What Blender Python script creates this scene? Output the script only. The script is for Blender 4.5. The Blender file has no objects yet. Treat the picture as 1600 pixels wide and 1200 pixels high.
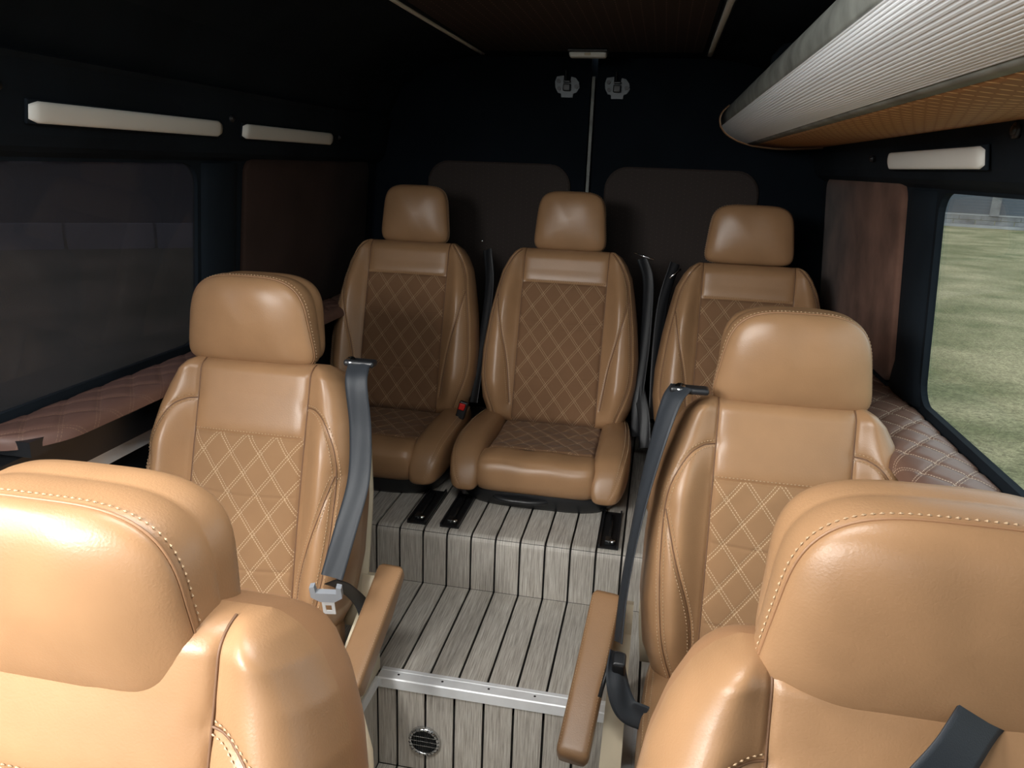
import bpy, bmesh, math, random
import numpy as np
from mathutils import Vector, Matrix
random.seed(7)
rng = np.random.default_rng(7)
PI = math.pi
C = bpy.context.scene.collection

# ---------------------------------------------------------------- camera
cam_d = bpy.data.cameras.new('camera')
cam = bpy.data.objects.new('camera', cam_d); C.objects.link(cam)
cam_d.sensor_width = 36.0
cam_d.lens = 1187.0 / 1600.0 * 36.0
cam_d.clip_start = 0.02; cam_d.clip_end = 300
_f = 1187.0
Yc = Vector((239, -335, _f)).normalized()
Zc = -Vector((-158, 4186, _f)).normalized()
Zc = (Zc - Yc * Zc.dot(Yc)).normalized()
Xc = Vector((6733, 598, -1190)).normalized()
Xc = (Xc - Yc * Xc.dot(Yc) - Zc * Xc.dot(Zc)).normalized()
right = Vector((Xc[0], Yc[0], Zc[0])); down = Vector((Xc[1], Yc[1], Zc[1])); fwd = Vector((Xc[2], Yc[2], Zc[2]))
up = -down; back = -fwd
CAMX, CAMZ = 0.285, 1.15
M = Matrix(((right[0], up[0], back[0], CAMX), (right[1], up[1], back[1], 0.0), (right[2], up[2], back[2], CAMZ), (0, 0, 0, 1)))
cam.matrix_world = M
bpy.context.scene.camera = cam

# ---------------------------------------------------------------- world, light, exposure
sc = bpy.context.scene
sc.view_settings.view_transform = 'Standard'
sc.view_settings.look = 'None'
sc.view_settings.gamma = 1.0
sc.view_settings.use_curve_mapping = False
sc.view_settings.exposure = 0.0
sc.cycles.use_denoising = True
sc.cycles.max_bounces = 8
sc.cycles.caustics_reflective = False
sc.cycles.caustics_refractive = False
sc.cycles.sample_clamp_indirect = 6
w = bpy.data.worlds.new('overcast_sky'); sc.world = w; w.use_nodes = True
nt = w.node_tree
bg = nt.nodes['Background']
bg.inputs[0].default_value = (0.86, 0.93, 1.0, 1); bg.inputs[1].default_value = 2.4

def area(name, loc, target, sx, sy, power, col=(1, 1, 1), portal=False):
    l = bpy.data.lights.new(name, 'AREA'); l.shape = 'RECTANGLE'; l.size = sx; l.size_y = sy
    l.energy = power; l.color = col
    if portal: l.cycles.is_portal = True
    o = bpy.data.objects.new(name, l); C.objects.link(o); o.location = loc
    d = (Vector(target) - Vector(loc)).normalized()
    o.rotation_euler = d.to_track_quat('-Z', 'Y').to_euler()
    return o
# daylight through the open side door (near, left of the camera) and through the windscreen behind the camera
area('daylight_side_door', (-1.02, -0.02, 1.42), (0.12, 1.50, 0.10), 0.52, 0.60, 26, (1.0, 0.975, 0.93)).data.spread = math.radians(115)
area('daylight_front_left_window', (-0.74, -0.70, 1.42), (-0.42, 0.70, 0.15), 0.60, 0.40, 19, (1.0, 0.985, 0.95)).data.spread = math.radians(92)
area('added_overhead_fill', (0.02, 0.66, 1.515), (0.02, 1.12, 0.20), 0.60, 0.30, 10, (1.0, 0.985, 0.95)).data.spread = math.radians(140)  # added overhead fill without a real opening, brightens aisle floor and middle seats
area('sky_portal_right', (1.0, 1.05, 0.9), (0, 1.05, 0.9), 1.5, 0.5, 1, portal=True)
sun_d = bpy.data.lights.new('sun', 'SUN'); sun_d.energy = 0.4; sun_d.angle = 0.3; sun_d.color = (1, 0.95, 0.88)
sun = bpy.data.objects.new('sun', sun_d); C.objects.link(sun)
sun.rotation_euler = Vector((0.35, 0.5, -0.8)).to_track_quat('-Z', 'Y').to_euler()

# ---------------------------------------------------------------- materials
def nodes(m):
    m.use_nodes = True
    return m.node_tree.nodes, m.node_tree.links
def mat(name, col, rough=0.5, metal=0.0, var=0.0, vscale=6.0, bump=0.0, bscale=200.0, sheen=0.0, spec=0.5, coat=0.0, bdist=0.001, detail=4):
    m = bpy.data.materials.new(name); N, L = nodes(m)
    b = N['Principled BSDF']
    b.inputs['Base Color'].default_value = (*col, 1)
    b.inputs['Roughness'].default_value = rough; b.inputs['Metallic'].default_value = metal
    b.inputs['Specular IOR Level'].default_value = spec
    b.inputs['Sheen Weight'].default_value = sheen
    b.inputs['Coat Weight'].default_value = coat
    tc = N.new('ShaderNodeTexCoord')
    if var > 0:
        n = N.new('ShaderNodeTexNoise'); n.inputs['Scale'].default_value = vscale; n.inputs['Detail'].default_value = detail
        L.new(tc.outputs['Object'], n.inputs['Vector'])
        mx = N.new('ShaderNodeMix'); mx.data_type = 'RGBA'
        mx.inputs[6].default_value = (*[c * (1 - var) for c in col], 1); mx.inputs[7].default_value = (*[min(1, c * (1 + var)) for c in col], 1)
        rp = N.new('ShaderNodeMapRange'); rp.inputs[1].default_value = 0.3; rp.inputs[2].default_value = 0.7
        L.new(n.outputs['Fac'], rp.inputs[0]); L.new(rp.outputs[0], mx.inputs[0]); L.new(mx.outputs[2], b.inputs['Base Color'])
    if bump > 0:
        n2 = N.new('ShaderNodeTexNoise'); n2.inputs['Scale'].default_value = bscale; n2.inputs['Detail'].default_value = 3
        L.new(tc.outputs['Object'], n2.inputs['Vector'])
        bp = N.new('ShaderNodeBump'); bp.inputs['Strength'].default_value = bump; bp.inputs['Distance'].default_value = bdist
        L.new(n2.outputs['Fac'], bp.inputs['Height']); L.new(bp.outputs[0], b.inputs['Normal'])
    return m

LEATHER = (0.315, 0.178, 0.090)
M_leather = mat('tan_leather', LEATHER, 0.36, var=0.10, vscale=9, bump=0.25, bscale=420, spec=0.45)
M_leather_d = mat('tan_leather_shell', (0.29, 0.155, 0.078), 0.45, var=0.08, bump=0.2, bscale=420)
M_seam_shade = mat('seam_crease_shade', (0.14, 0.070, 0.034), 0.6)  # darkened leather colour for the shade inside seam creases
M_thread = mat('cream_thread', (0.46, 0.32, 0.19), 0.75)
M_cream = mat('cream_plastic', (0.66, 0.58, 0.43), 0.42, var=0.04)
M_black = mat('black_plastic', (0.012, 0.013, 0.015), 0.38, bump=0.1, bscale=600)
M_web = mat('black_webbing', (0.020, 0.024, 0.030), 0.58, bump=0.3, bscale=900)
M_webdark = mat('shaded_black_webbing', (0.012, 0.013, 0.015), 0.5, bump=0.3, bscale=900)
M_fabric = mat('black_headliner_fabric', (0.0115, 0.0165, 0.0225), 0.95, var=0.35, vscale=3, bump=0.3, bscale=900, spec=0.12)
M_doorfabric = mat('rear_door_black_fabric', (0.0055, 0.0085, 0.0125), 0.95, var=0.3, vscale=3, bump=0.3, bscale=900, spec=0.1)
M_chrome = mat('bright_metal', (0.62, 0.63, 0.64), 0.22, metal=1.0)
M_alu = mat('brushed_aluminium', (0.88, 0.90, 0.92), 0.38, metal=0.2, var=0.04, vscale=30)
M_steel = mat('dull_steel', (0.07, 0.075, 0.078), 0.4, metal=0.9)
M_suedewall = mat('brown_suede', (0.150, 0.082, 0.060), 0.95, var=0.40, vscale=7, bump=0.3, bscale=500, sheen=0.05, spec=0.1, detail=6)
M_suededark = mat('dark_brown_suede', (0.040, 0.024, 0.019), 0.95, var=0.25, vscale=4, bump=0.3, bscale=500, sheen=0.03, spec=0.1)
M_lens = mat('white_lamp_lens', (0.90, 0.90, 0.85), 0.5)
M_red = mat('red_plastic', (0.62, 0.012, 0.008), 0.35)
M_caulk = mat('black_caulk', (0.006, 0.006, 0.007), 0.6)
M_greystrip = mat('worn_grey_strip', (0.17, 0.18, 0.165), 0.55, var=0.45, vscale=14, bump=0.15, bscale=300, detail=8)
M_plate = mat('pale_steel_plate', (0.70, 0.72, 0.74), 0.45, metal=0.3)
M_graypl = mat('grey_plastic', (0.28, 0.30, 0.33), 0.4)

def math_node(N, L, op, a, b=None, c=None):
    n = N.new('ShaderNodeMath'); n.operation = op
    for i, v in enumerate((a, b, c)):
        if v is None: continue
        if hasattr(v, 'links') or hasattr(v, 'is_linked'): L.new(v, n.inputs[i])
        else: n.inputs[i].default_value = v
    return n.outputs[0]

def quilt_mat(name, base, dw, dh, thread, rough=0.9, sheen=0.3, var=0.12, spec=0.15, off=0.0030, thw=0.0008, dash=0.0052, hl=(), tw=1.0):
    """suede/leather with double rows of diamond stitching, UV in metres"""
    m = bpy.data.materials.new(name); N, L = nodes(m); b = N['Principled BSDF']
    mn = lambda op, a, bb=None, c=None: math_node(N, L, op, a, bb, c)
    uv = N.new('ShaderNodeUVMap'); uv.uv_map = 'UVMap'
    sp = N.new('ShaderNodeSeparateXYZ'); L.new(uv.outputs[0], sp.inputs[0])
    u = mn('DIVIDE', sp.outputs[0], dw); v = mn('DIVIDE', sp.outputs[1], dh)
    A = mn('ADD', u, v); B = mn('SUBTRACT', u, v)
    perp = dw * dh / math.hypot(dw, dh)
    def fam(p, q):
        fa = mn('MULTIPLY', mn('SUBTRACT', mn('FRACT', mn('ADD', p, 0.5)), 0.5), perp)
        d = mn('ABSOLUTE', mn('SUBTRACT', mn('ABSOLUTE', fa), off))
        line = mn('LESS_THAN', d, thw)
        n_d = math.hypot(dw, dh) / 2 / dash
        dd = mn('LESS_THAN', mn('FRACT', mn('MULTIPLY', q, n_d)), 0.66)
        return mn('MULTIPLY', line, dd)
    s = mn('MAXIMUM', fam(A, B), fam(B, A))
    tc = N.new('ShaderNodeTexCoord')
    n = N.new('ShaderNodeTexNoise'); n.inputs['Scale'].default_value = 14; n.inputs['Detail'].default_value = 5
    L.new(tc.outputs['Object'], n.inputs['Vector'])
    mx = N.new('ShaderNodeMix'); mx.data_type = 'RGBA'
    mx.inputs[6].default_value = (*[c * (1 - var) for c in base], 1); mx.inputs[7].default_value = (*[c * (1 + var) for c in base], 1)
    L.new(n.outputs['Fac'], mx.inputs[0])
    m2 = N.new('ShaderNodeMix'); m2.data_type = 'RGBA'
    L.new(mn('MULTIPLY', s, tw), m2.inputs[0]); L.new(mx.outputs[2], m2.inputs[6]); m2.inputs[7].default_value = (*thread, 1)
    L.new(m2.outputs[2], b.inputs['Base Color'])
    b.inputs['Roughness'].default_value = rough; b.inputs['Sheen Weight'].default_value = sheen
    b.inputs['Specular IOR Level'].default_value = spec
    n2 = N.new('ShaderNodeTexNoise'); n2.inputs['Scale'].default_value = 500
    L.new(tc.outputs['Object'], n2.inputs['Vector'])
    hh = mn('ADD', mn('MULTIPLY', n2.outputs['Fac'], 0.3), s)
    bp = N.new('ShaderNodeBump'); bp.inputs['Strength'].default_value = 0.35; bp.inputs['Distance'].default_value = 0.001
    L.new(hh, bp.inputs['Height']); L.new(bp.outputs[0], b.inputs['Normal'])
    return m
DW, DH = 0.066, 0.086
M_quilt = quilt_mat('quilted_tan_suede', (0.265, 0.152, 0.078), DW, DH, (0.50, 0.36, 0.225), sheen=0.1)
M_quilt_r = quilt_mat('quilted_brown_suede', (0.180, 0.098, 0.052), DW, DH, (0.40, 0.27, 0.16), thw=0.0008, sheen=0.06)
M_ledge = quilt_mat('quilted_brown_leather', (0.155, 0.085, 0.062), 0.075, 0.10, (0.50, 0.38, 0.28), rough=0.45, sheen=0, spec=0.4, thw=0.0008, off=0.0030)
M_ledge_l = quilt_mat('quilted_dark_brown_leather', (0.13, 0.070, 0.055), 0.075, 0.10, (0.20, 0.12, 0.085), rough=0.5, sheen=0, spec=0.4, thw=0.0007)

def dot_mat(name, base, du, dv, dot, r, rough=0.8, along=1.0, stagger=True, wob=0.0):
    m = bpy.data.materials.new(name); N, L = nodes(m); b = N['Principled BSDF']
    mn = lambda op, a, bb=None, c=None: math_node(N, L, op, a, bb, c)
    uv = N.new('ShaderNodeUVMap'); uv.uv_map = 'UVMap'
    sp = N.new('ShaderNodeSeparateXYZ'); L.new(uv.outputs[0], sp.inputs[0])
    u = mn('DIVIDE', sp.outputs[0], du); v0 = mn('DIVIDE', sp.outputs[1], dv)
    row = mn('FLOOR', u)
    v = mn('ADD', v0, mn('MULTIPLY', row, 0.5 if stagger else 0.37))
    fu = mn('MULTIPLY', mn('SUBTRACT', mn('FRACT', u), 0.5), du); fv = mn('MULTIPLY', mn('SUBTRACT', mn('FRACT', v), 0.5), dv / along)
    d = mn('SQRT', mn('ADD', mn('MULTIPLY', fu, fu), mn('MULTIPLY', fv, fv)))
    s = mn('LESS_THAN', d, r)
    mx = N.new('ShaderNodeMix'); mx.data_type = 'RGBA'
    mx.inputs[6].default_value = (*base, 1); mx.inputs[7].default_value = (*dot, 1)
    L.new(s, mx.inputs[0]); L.new(mx.outputs[2], b.inputs['Base Color'])
    b.inputs['Roughness'].default_value = rough
    bp = N.new('ShaderNodeBump'); bp.inputs['Strength'].default_value = 0.4; bp.inputs['Distance'].default_value = 0.001
    L.new(s, bp.inputs['Height']); L.new(bp.outputs[0], b.inputs['Normal'])
    return m
M_roofpanel = dot_mat('dotted_brown_roof_leather', (0.030, 0.017, 0.013), 0.030, 0.022, (0.28, 0.165, 0.115), 0.0020)
M_doorpanel = dot_mat('dotted_brown_door_suede', (0.026, 0.017, 0.0135), 0.022, 0.016, (0.075, 0.05, 0.04), 0.0012)
M_rackleather = dot_mat('stitched_orange_leather', (0.36, 0.165, 0.055), 0.034, 0.016, (0.95, 0.68, 0.34), 0.0027, rough=0.55, along=2.6, stagger=False)

def wood_mat():
    m = bpy.data.materials.new('grey_wood_planks'); N, L = nodes(m); b = N['Principled BSDF']
    uv = N.new('ShaderNodeUVMap'); uv.uv_map = 'UVMap'
    mp = N.new('ShaderNodeMapping'); mp.inputs['Scale'].default_value = (420, 13, 1)
    oi = N.new('ShaderNodeObjectInfo'); cm = N.new('ShaderNodeCombineXYZ')
    L.new(uv.outputs[0], mp.inputs[0])
    ad = N.new('ShaderNodeVectorMath'); ad.operation = 'ADD'
    mul = N.new('ShaderNodeMath'); mul.operation = 'MULTIPLY'; mul.inputs[1].default_value = 57
    L.new(oi.outputs['Random'], mul.inputs[0]); L.new(mul.outputs[0], cm.inputs[2])
    L.new(mp.outputs[0], ad.inputs[0]); L.new(cm.outputs[0], ad.inputs[1])
    n = N.new('ShaderNodeTexNoise'); n.inputs['Scale'].default_value = 1.0; n.inputs['Detail'].default_value = 6; n.inputs['Roughness'].default_value = 0.65
    L.new(ad.outputs[0], n.inputs['Vector'])
    r = N.new('ShaderNodeValToRGB'); cr = r.color_ramp
    cr.elements[0].position = 0.30; cr.elements[0].color = (0.26, 0.235, 0.205, 1)
    cr.elements[1].position = 0.68; cr.elements[1].color = (0.68, 0.655, 0.60, 1)
    e = cr.elements.new(0.48); e.color = (0.47, 0.435, 0.385, 1)
    L.new(n.outputs['Fac'], r.inputs[0]); L.new(r.outputs[0], b.inputs['Base Color'])
    b.inputs['Roughness'].default_value = 0.52
    bp = N.new('ShaderNodeBump'); bp.inputs['Strength'].default_value = 0.5; bp.inputs['Distance'].default_value = 0.0006
    L.new(n.outputs['Fac'], bp.inputs['Height']); L.new(bp.outputs[0], b.inputs['Normal'])
    return m
M_wood = wood_mat()

def ribbed_mat():
    return mat('white_ribbed_aluminium', (0.62, 0.66, 0.70), 0.34, metal=0.15)
M_rib = mat('white_ribbed_front', (0.84, 0.88, 0.92), 0.4)

def glass_mat(name, tint, refl=1.0, film=None):
    m = bpy.data.materials.new(name); N, L = nodes(m)
    for n in list(N):
        if n.type != 'OUTPUT_MATERIAL': N.remove(n)
    out = [n for n in N if n.type == 'OUTPUT_MATERIAL'][0]
    t = N.new('ShaderNodeBsdfTransparent'); t.inputs[0].default_value = (*tint, 1)
    g = N.new('ShaderNodeBsdfGlossy'); g.inputs['Roughness'].default_value = 0.02
    g.inputs[0].default_value = (refl, refl, refl, 1)
    lw_ = N.new('ShaderNodeLayerWeight'); lw_.inputs[0].default_value = 0.5
    p5 = math_node(N, L, 'POWER', lw_.outputs['Facing'], 5.0)
    fz = math_node(N, L, 'ADD', math_node(N, L, 'MULTIPLY', p5, 0.85), 0.05)
    mx = N.new('ShaderNodeMixShader'); L.new(fz, mx.inputs[0]); L.new(t.outputs[0], mx.inputs[1]); L.new(g.outputs[0], mx.inputs[2])
    if film:
        df = N.new('ShaderNodeBsdfDiffuse'); df.inputs[0].default_value = (*film[1], 1)
        m2 = N.new('ShaderNodeMixShader'); m2.inputs[0].default_value = film[0]
        L.new(mx.outputs[0], m2.inputs[1]); L.new(df.outputs[0], m2.inputs[2]); mx = m2
    L.new(mx.outputs[0], out.inputs[0])
    return m
M_glass = glass_mat('clear_window_glass', (0.86, 0.90, 0.88), 0.7)
M_tint = glass_mat('dark_tinted_glass', (0.15, 0.145, 0.165), 0.35, film=(.07, (.5, .52, .6)))

def grass_mat():
    m = bpy.data.materials.new('patchy_grass'); N, L = nodes(m); b = N['Principled BSDF']
    tc = N.new('ShaderNodeTexCoord')
    mp = N.new('ShaderNodeMapping'); mp.inputs['Scale'].default_value = (1, 1, 1)
    L.new(tc.outputs['Object'], mp.inputs[0])
    n1 = N.new('ShaderNodeTexNoise'); n1.inputs['Scale'].default_value = 0.9; n1.inputs['Detail'].default_value = 6
    n2 = N.new('ShaderNodeTexNoise'); n2.inputs['Scale'].default_value = 34; n2.inputs['Detail'].default_value = 10; n2.inputs['Roughness'].default_value = 0.75
    L.new(mp.outputs[0], n1.inputs['Vector']); L.new(mp.outputs[0], n2.inputs['Vector'])
    r1 = N.new('ShaderNodeValToRGB'); r1.color_ramp.elements[0].position = 0.36; r1.color_ramp.elements[0].color = (0.115, 0.118, 0.062, 1)
    r1.color_ramp.elements[1].position = 0.64; r1.color_ramp.elements[1].color = (0.245, 0.215, 0.135, 1)
    r2 = N.new('ShaderNodeValToRGB'); r2.color_ramp.elements[0].position = 0.33; r2.color_ramp.elements[0].color = (0.35, 0.35, 0.35, 1)
    r2.color_ramp.elements[1].position = 0.68; r2.color_ramp.elements[1].color = (1.75, 1.75, 1.7, 1)
    L.new(n1.outputs['Fac'], r1.inputs[0]); L.new(n2.outputs['Fac'], r2.inputs[0])
    mx = N.new('ShaderNodeMix'); mx.data_type = 'RGBA'; mx.blend_type = 'MULTIPLY'; mx.inputs[0].default_value = 1
    L.new(r1.outputs[0], mx.inputs[6]); L.new(r2.outputs[0], mx.inputs[7]); L.new(mx.outputs[2], b.inputs['Base Color'])
    b.inputs['Roughness'].default_value = 0.95; b.inputs['Specular IOR Level'].default_value = 0.1
    return m
M_grass = grass_mat()
M_stone = mat('pale_stone', (0.17, 0.17, 0.18), 0.85, var=0.4, vscale=2.2, detail=6)
M_concrete = mat('concrete', (0.30, 0.30, 0.31), 0.9, var=0.2, vscale=1.5)
M_fencebar = mat('grey_fence_paint', (0.075, 0.09, 0.115), 0.7)
M_darkhouse = mat('dark_render', (0.07, 0.07, 0.09), 0.9, var=0.2, vscale=0.6)
M_brickred = mat('brown_cladding', (0.16, 0.085, 0.06), 0.9, var=0.2, vscale=1.0)

# ---------------------------------------------------------------- helpers
def tag(o, label=None, cat=None, group=None, kind=None):
    if label: o['label'] = label
    if cat: o['category'] = cat
    if group: o['group'] = group
    if kind: o['kind'] = kind
    return o
def empty(name, loc=(0, 0, 0), label=None, cat=None, group=None):
    o = bpy.data.objects.new(name, None); C.objects.link(o); o.location = loc; o.empty_display_size = 0.1
    return tag(o, label, cat, group)
def mk(name, verts, faces, m, parent=None, smooth=True, uv=None, loc=None, rot=None):
    me = bpy.data.meshes.new(name)
    verts = np.asarray(verts, dtype=float)
    me.from_pydata(verts.tolist(), [], [tuple(int(i) for i in f) for f in faces])
    if uv is not None:
        uv = np.asarray(uv, dtype=float)
        lay = me.uv_layers.new(name='UVMap')
        idx = np.empty(len(me.loops), dtype=np.int32); me.loops.foreach_get('vertex_index', idx)
        lay.data.foreach_set('uv', uv[idx].astype(np.float32).ravel())
    if smooth:
        bm = bmesh.new(); bm.from_mesh(me); bmesh.ops.recalc_face_normals(bm, faces=bm.faces); bm.to_mesh(me); bm.free()
    me.materials.append(m)
    if smooth: me.polygons.foreach_set('use_smooth', [True] * len(me.polygons))
    me.update()
    o = bpy.data.objects.new(name, me); C.objects.link(o)
    if parent is not None: o.parent = parent
    if loc is not None: o.location = loc
    if rot is not None: o.rotation_euler = rot
    return o
def inst(name, me, parent, loc, rot=(0, 0, 0)):
    o = bpy.data.objects.new(name, me); C.objects.link(o); o.parent = parent; o.location = loc; o.rotation_euler = rot
    return o
def grid_faces(n, m, close_m=False, close_n=False, off=0):
    f = []
    for i in range(n if close_n else n - 1):
        i2 = (i + 1) % n
        for j in range(m if close_m else m - 1):
            j2 = (j + 1) % m
            f.append((off + i * m + j, off + i * m + j2, off + i2 * m + j2, off + i2 * m + j))
    return f
class MB:
    def __init__(s): s.v = []; s.f = []; s.u = []
    def add(s, v, f, uv=None):
        o = len(s.v); s.v += [tuple(p) for p in v]; s.f += [tuple(i + o for i in q) for q in f]
        s.u += [tuple(p) for p in uv] if uv is not None else [(p[0], p[1]) for p in v]
    def box(s, x0, x1, y0, y1, z0, z1):
        v = [(x, y, z) for z in (z0, z1) for y in (y0, y1) for x in (x0, x1)]
        s.add(v, [(0, 2, 3, 1), (4, 5, 7, 6), (0, 1, 5, 4), (2, 6, 7, 3), (0, 4, 6, 2), (1, 3, 7, 5)])
    def tube(s, pts, r, n=8, cap=True):
        pts = [Vector(p) for p in pts]; k = len(pts)
        rs = r if hasattr(r, '__len__') else [r] * k
        t0 = (pts[1] - pts[0]).normalized(); ref = Vector((0, 0, 1)) if abs(t0.z) < .9 else Vector((1, 0, 0))
        nrm = (ref - t0 * ref.dot(t0)).normalized(); v = []
        for i in range(k):
            t = (pts[min(i + 1, k - 1)] - pts[max(i - 1, 0)]).normalized()
            nrm = (nrm - t * nrm.dot(t)).normalized(); b = t.cross(nrm)
            for j in range(n):
                a = 2 * PI * j / n; v.append(pts[i] + (nrm * math.cos(a) + b * math.sin(a)) * rs[i])
        f = grid_faces(k, n, close_m=True)
        if cap: f += [tuple(range(n - 1, -1, -1)), tuple((k - 1) * n + j for j in range(n))]
        s.add(v, f)
    def disc(s, c, axis, r, th, n=20):
        c = Vector(c); a = Vector(axis).normalized(); s.tube([c - a * th / 2, c + a * th / 2], r, n)
    def build(s, name, m, parent=None, smooth=False, loc=None, rot=None):
        return mk(name, s.v, s.f, m, parent, smooth, s.u, loc, rot)
def rbox(name, sx, sy, sz, r, m, parent=None, loc=(0, 0, 0), rot=(0, 0, 0), seg=3):
    bm = bmesh.new(); bmesh.ops.create_cube(bm, size=1)
    for v in bm.verts: v.co = Vector((v.co.x * sx, v.co.y * sy, v.co.z * sz))
    bmesh.ops.bevel(bm, geom=bm.edges[:], offset=r, segments=seg, profile=0.5, affect='EDGES')
    me = bpy.data.meshes.new(name); bm.to_mesh(me); bm.free(); me.materials.append(m)
    me.polygons.foreach_set('use_smooth', [True] * len(me.polygons))
    o = bpy.data.objects.new(name, me); C.objects.link(o)
    if parent is not None: o.parent = parent
    o.location = loc; o.rotation_euler = rot
    md = o.modifiers.new('wn', 'WEIGHTED_NORMAL'); md.keep_sharp = False
    return o
def spline(pts, n):
    """Catmull-Rom through pts"""
    P = [np.array(p, float) for p in pts]; P = [2 * P[0] - P[1]] + P + [2 * P[-1] - P[-2]]
    out = []; k = len(P) - 3
    for i in range(n):
        t = i / (n - 1) * k; s = min(int(t), k - 1); t -= s
        a, b, c, d = P[s:s + 4]
        out.append(0.5 * ((2 * b) + (-a + c) * t + (2 * a - 5 * b + 4 * c - d) * t * t + (-a + 3 * b - 3 * c + d) * t ** 3))
    return np.array(out)
def resample(P, step):
    P = np.asarray(P, float); d = np.r_[0, np.cumsum(np.linalg.norm(np.diff(P, axis=0), axis=1))]
    n = max(2, int(d[-1] / step)); t = np.linspace(0, d[-1], n)
    return np.stack([np.interp(t, d, P[:, k]) for k in range(P.shape[1])], 1)
def stitch_mesh(lines, step=0.0072, ln=0.0050, r=0.0011):
    """lines: list of (points, normals) -> MB with small raised stitches"""
    mb = MB()
    for P, Nn in lines:
        d = np.r_[0, np.cumsum(np.linalg.norm(np.diff(P, axis=0), axis=1))]
        n = int(d[-1] / step)
        if n < 1: continue
        t = (np.arange(n) + .5) * step
        Q = np.stack([np.interp(t, d, P[:, k]) for k in range(3)], 1)
        Q0 = np.stack([np.interp(t - ln / 2, d, P[:, k]) for k in range(3)], 1)
        Q1 = np.stack([np.interp(t + ln / 2, d, P[:, k]) for k in range(3)], 1)
        NN = np.stack([np.interp(t, d, Nn[:, k]) for k in range(3)], 1)
        for q, a, b, nn in zip(Q, Q0, Q1, NN):
            T = b - a; T /= (np.linalg.norm(T) + 1e-9); nn = nn / (np.linalg.norm(nn) + 1e-9); S = np.cross(T, nn)
            v = [a - nn * r * .5, q + S * r * 1.1, q + nn * r, q - S * r * 1.1, b - nn * r * .5]
            mb.add([tuple(x) for x in v], [(0, 1, 2), (0, 2, 3), (4, 2, 1), (4, 3, 2), (0, 3, 4), (0, 4, 1)])
    return mb
def ss(a, b, x):
    t = np.clip((x - a) / (b - a), 0, 1); return t * t * (3 - 2 * t)

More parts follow.
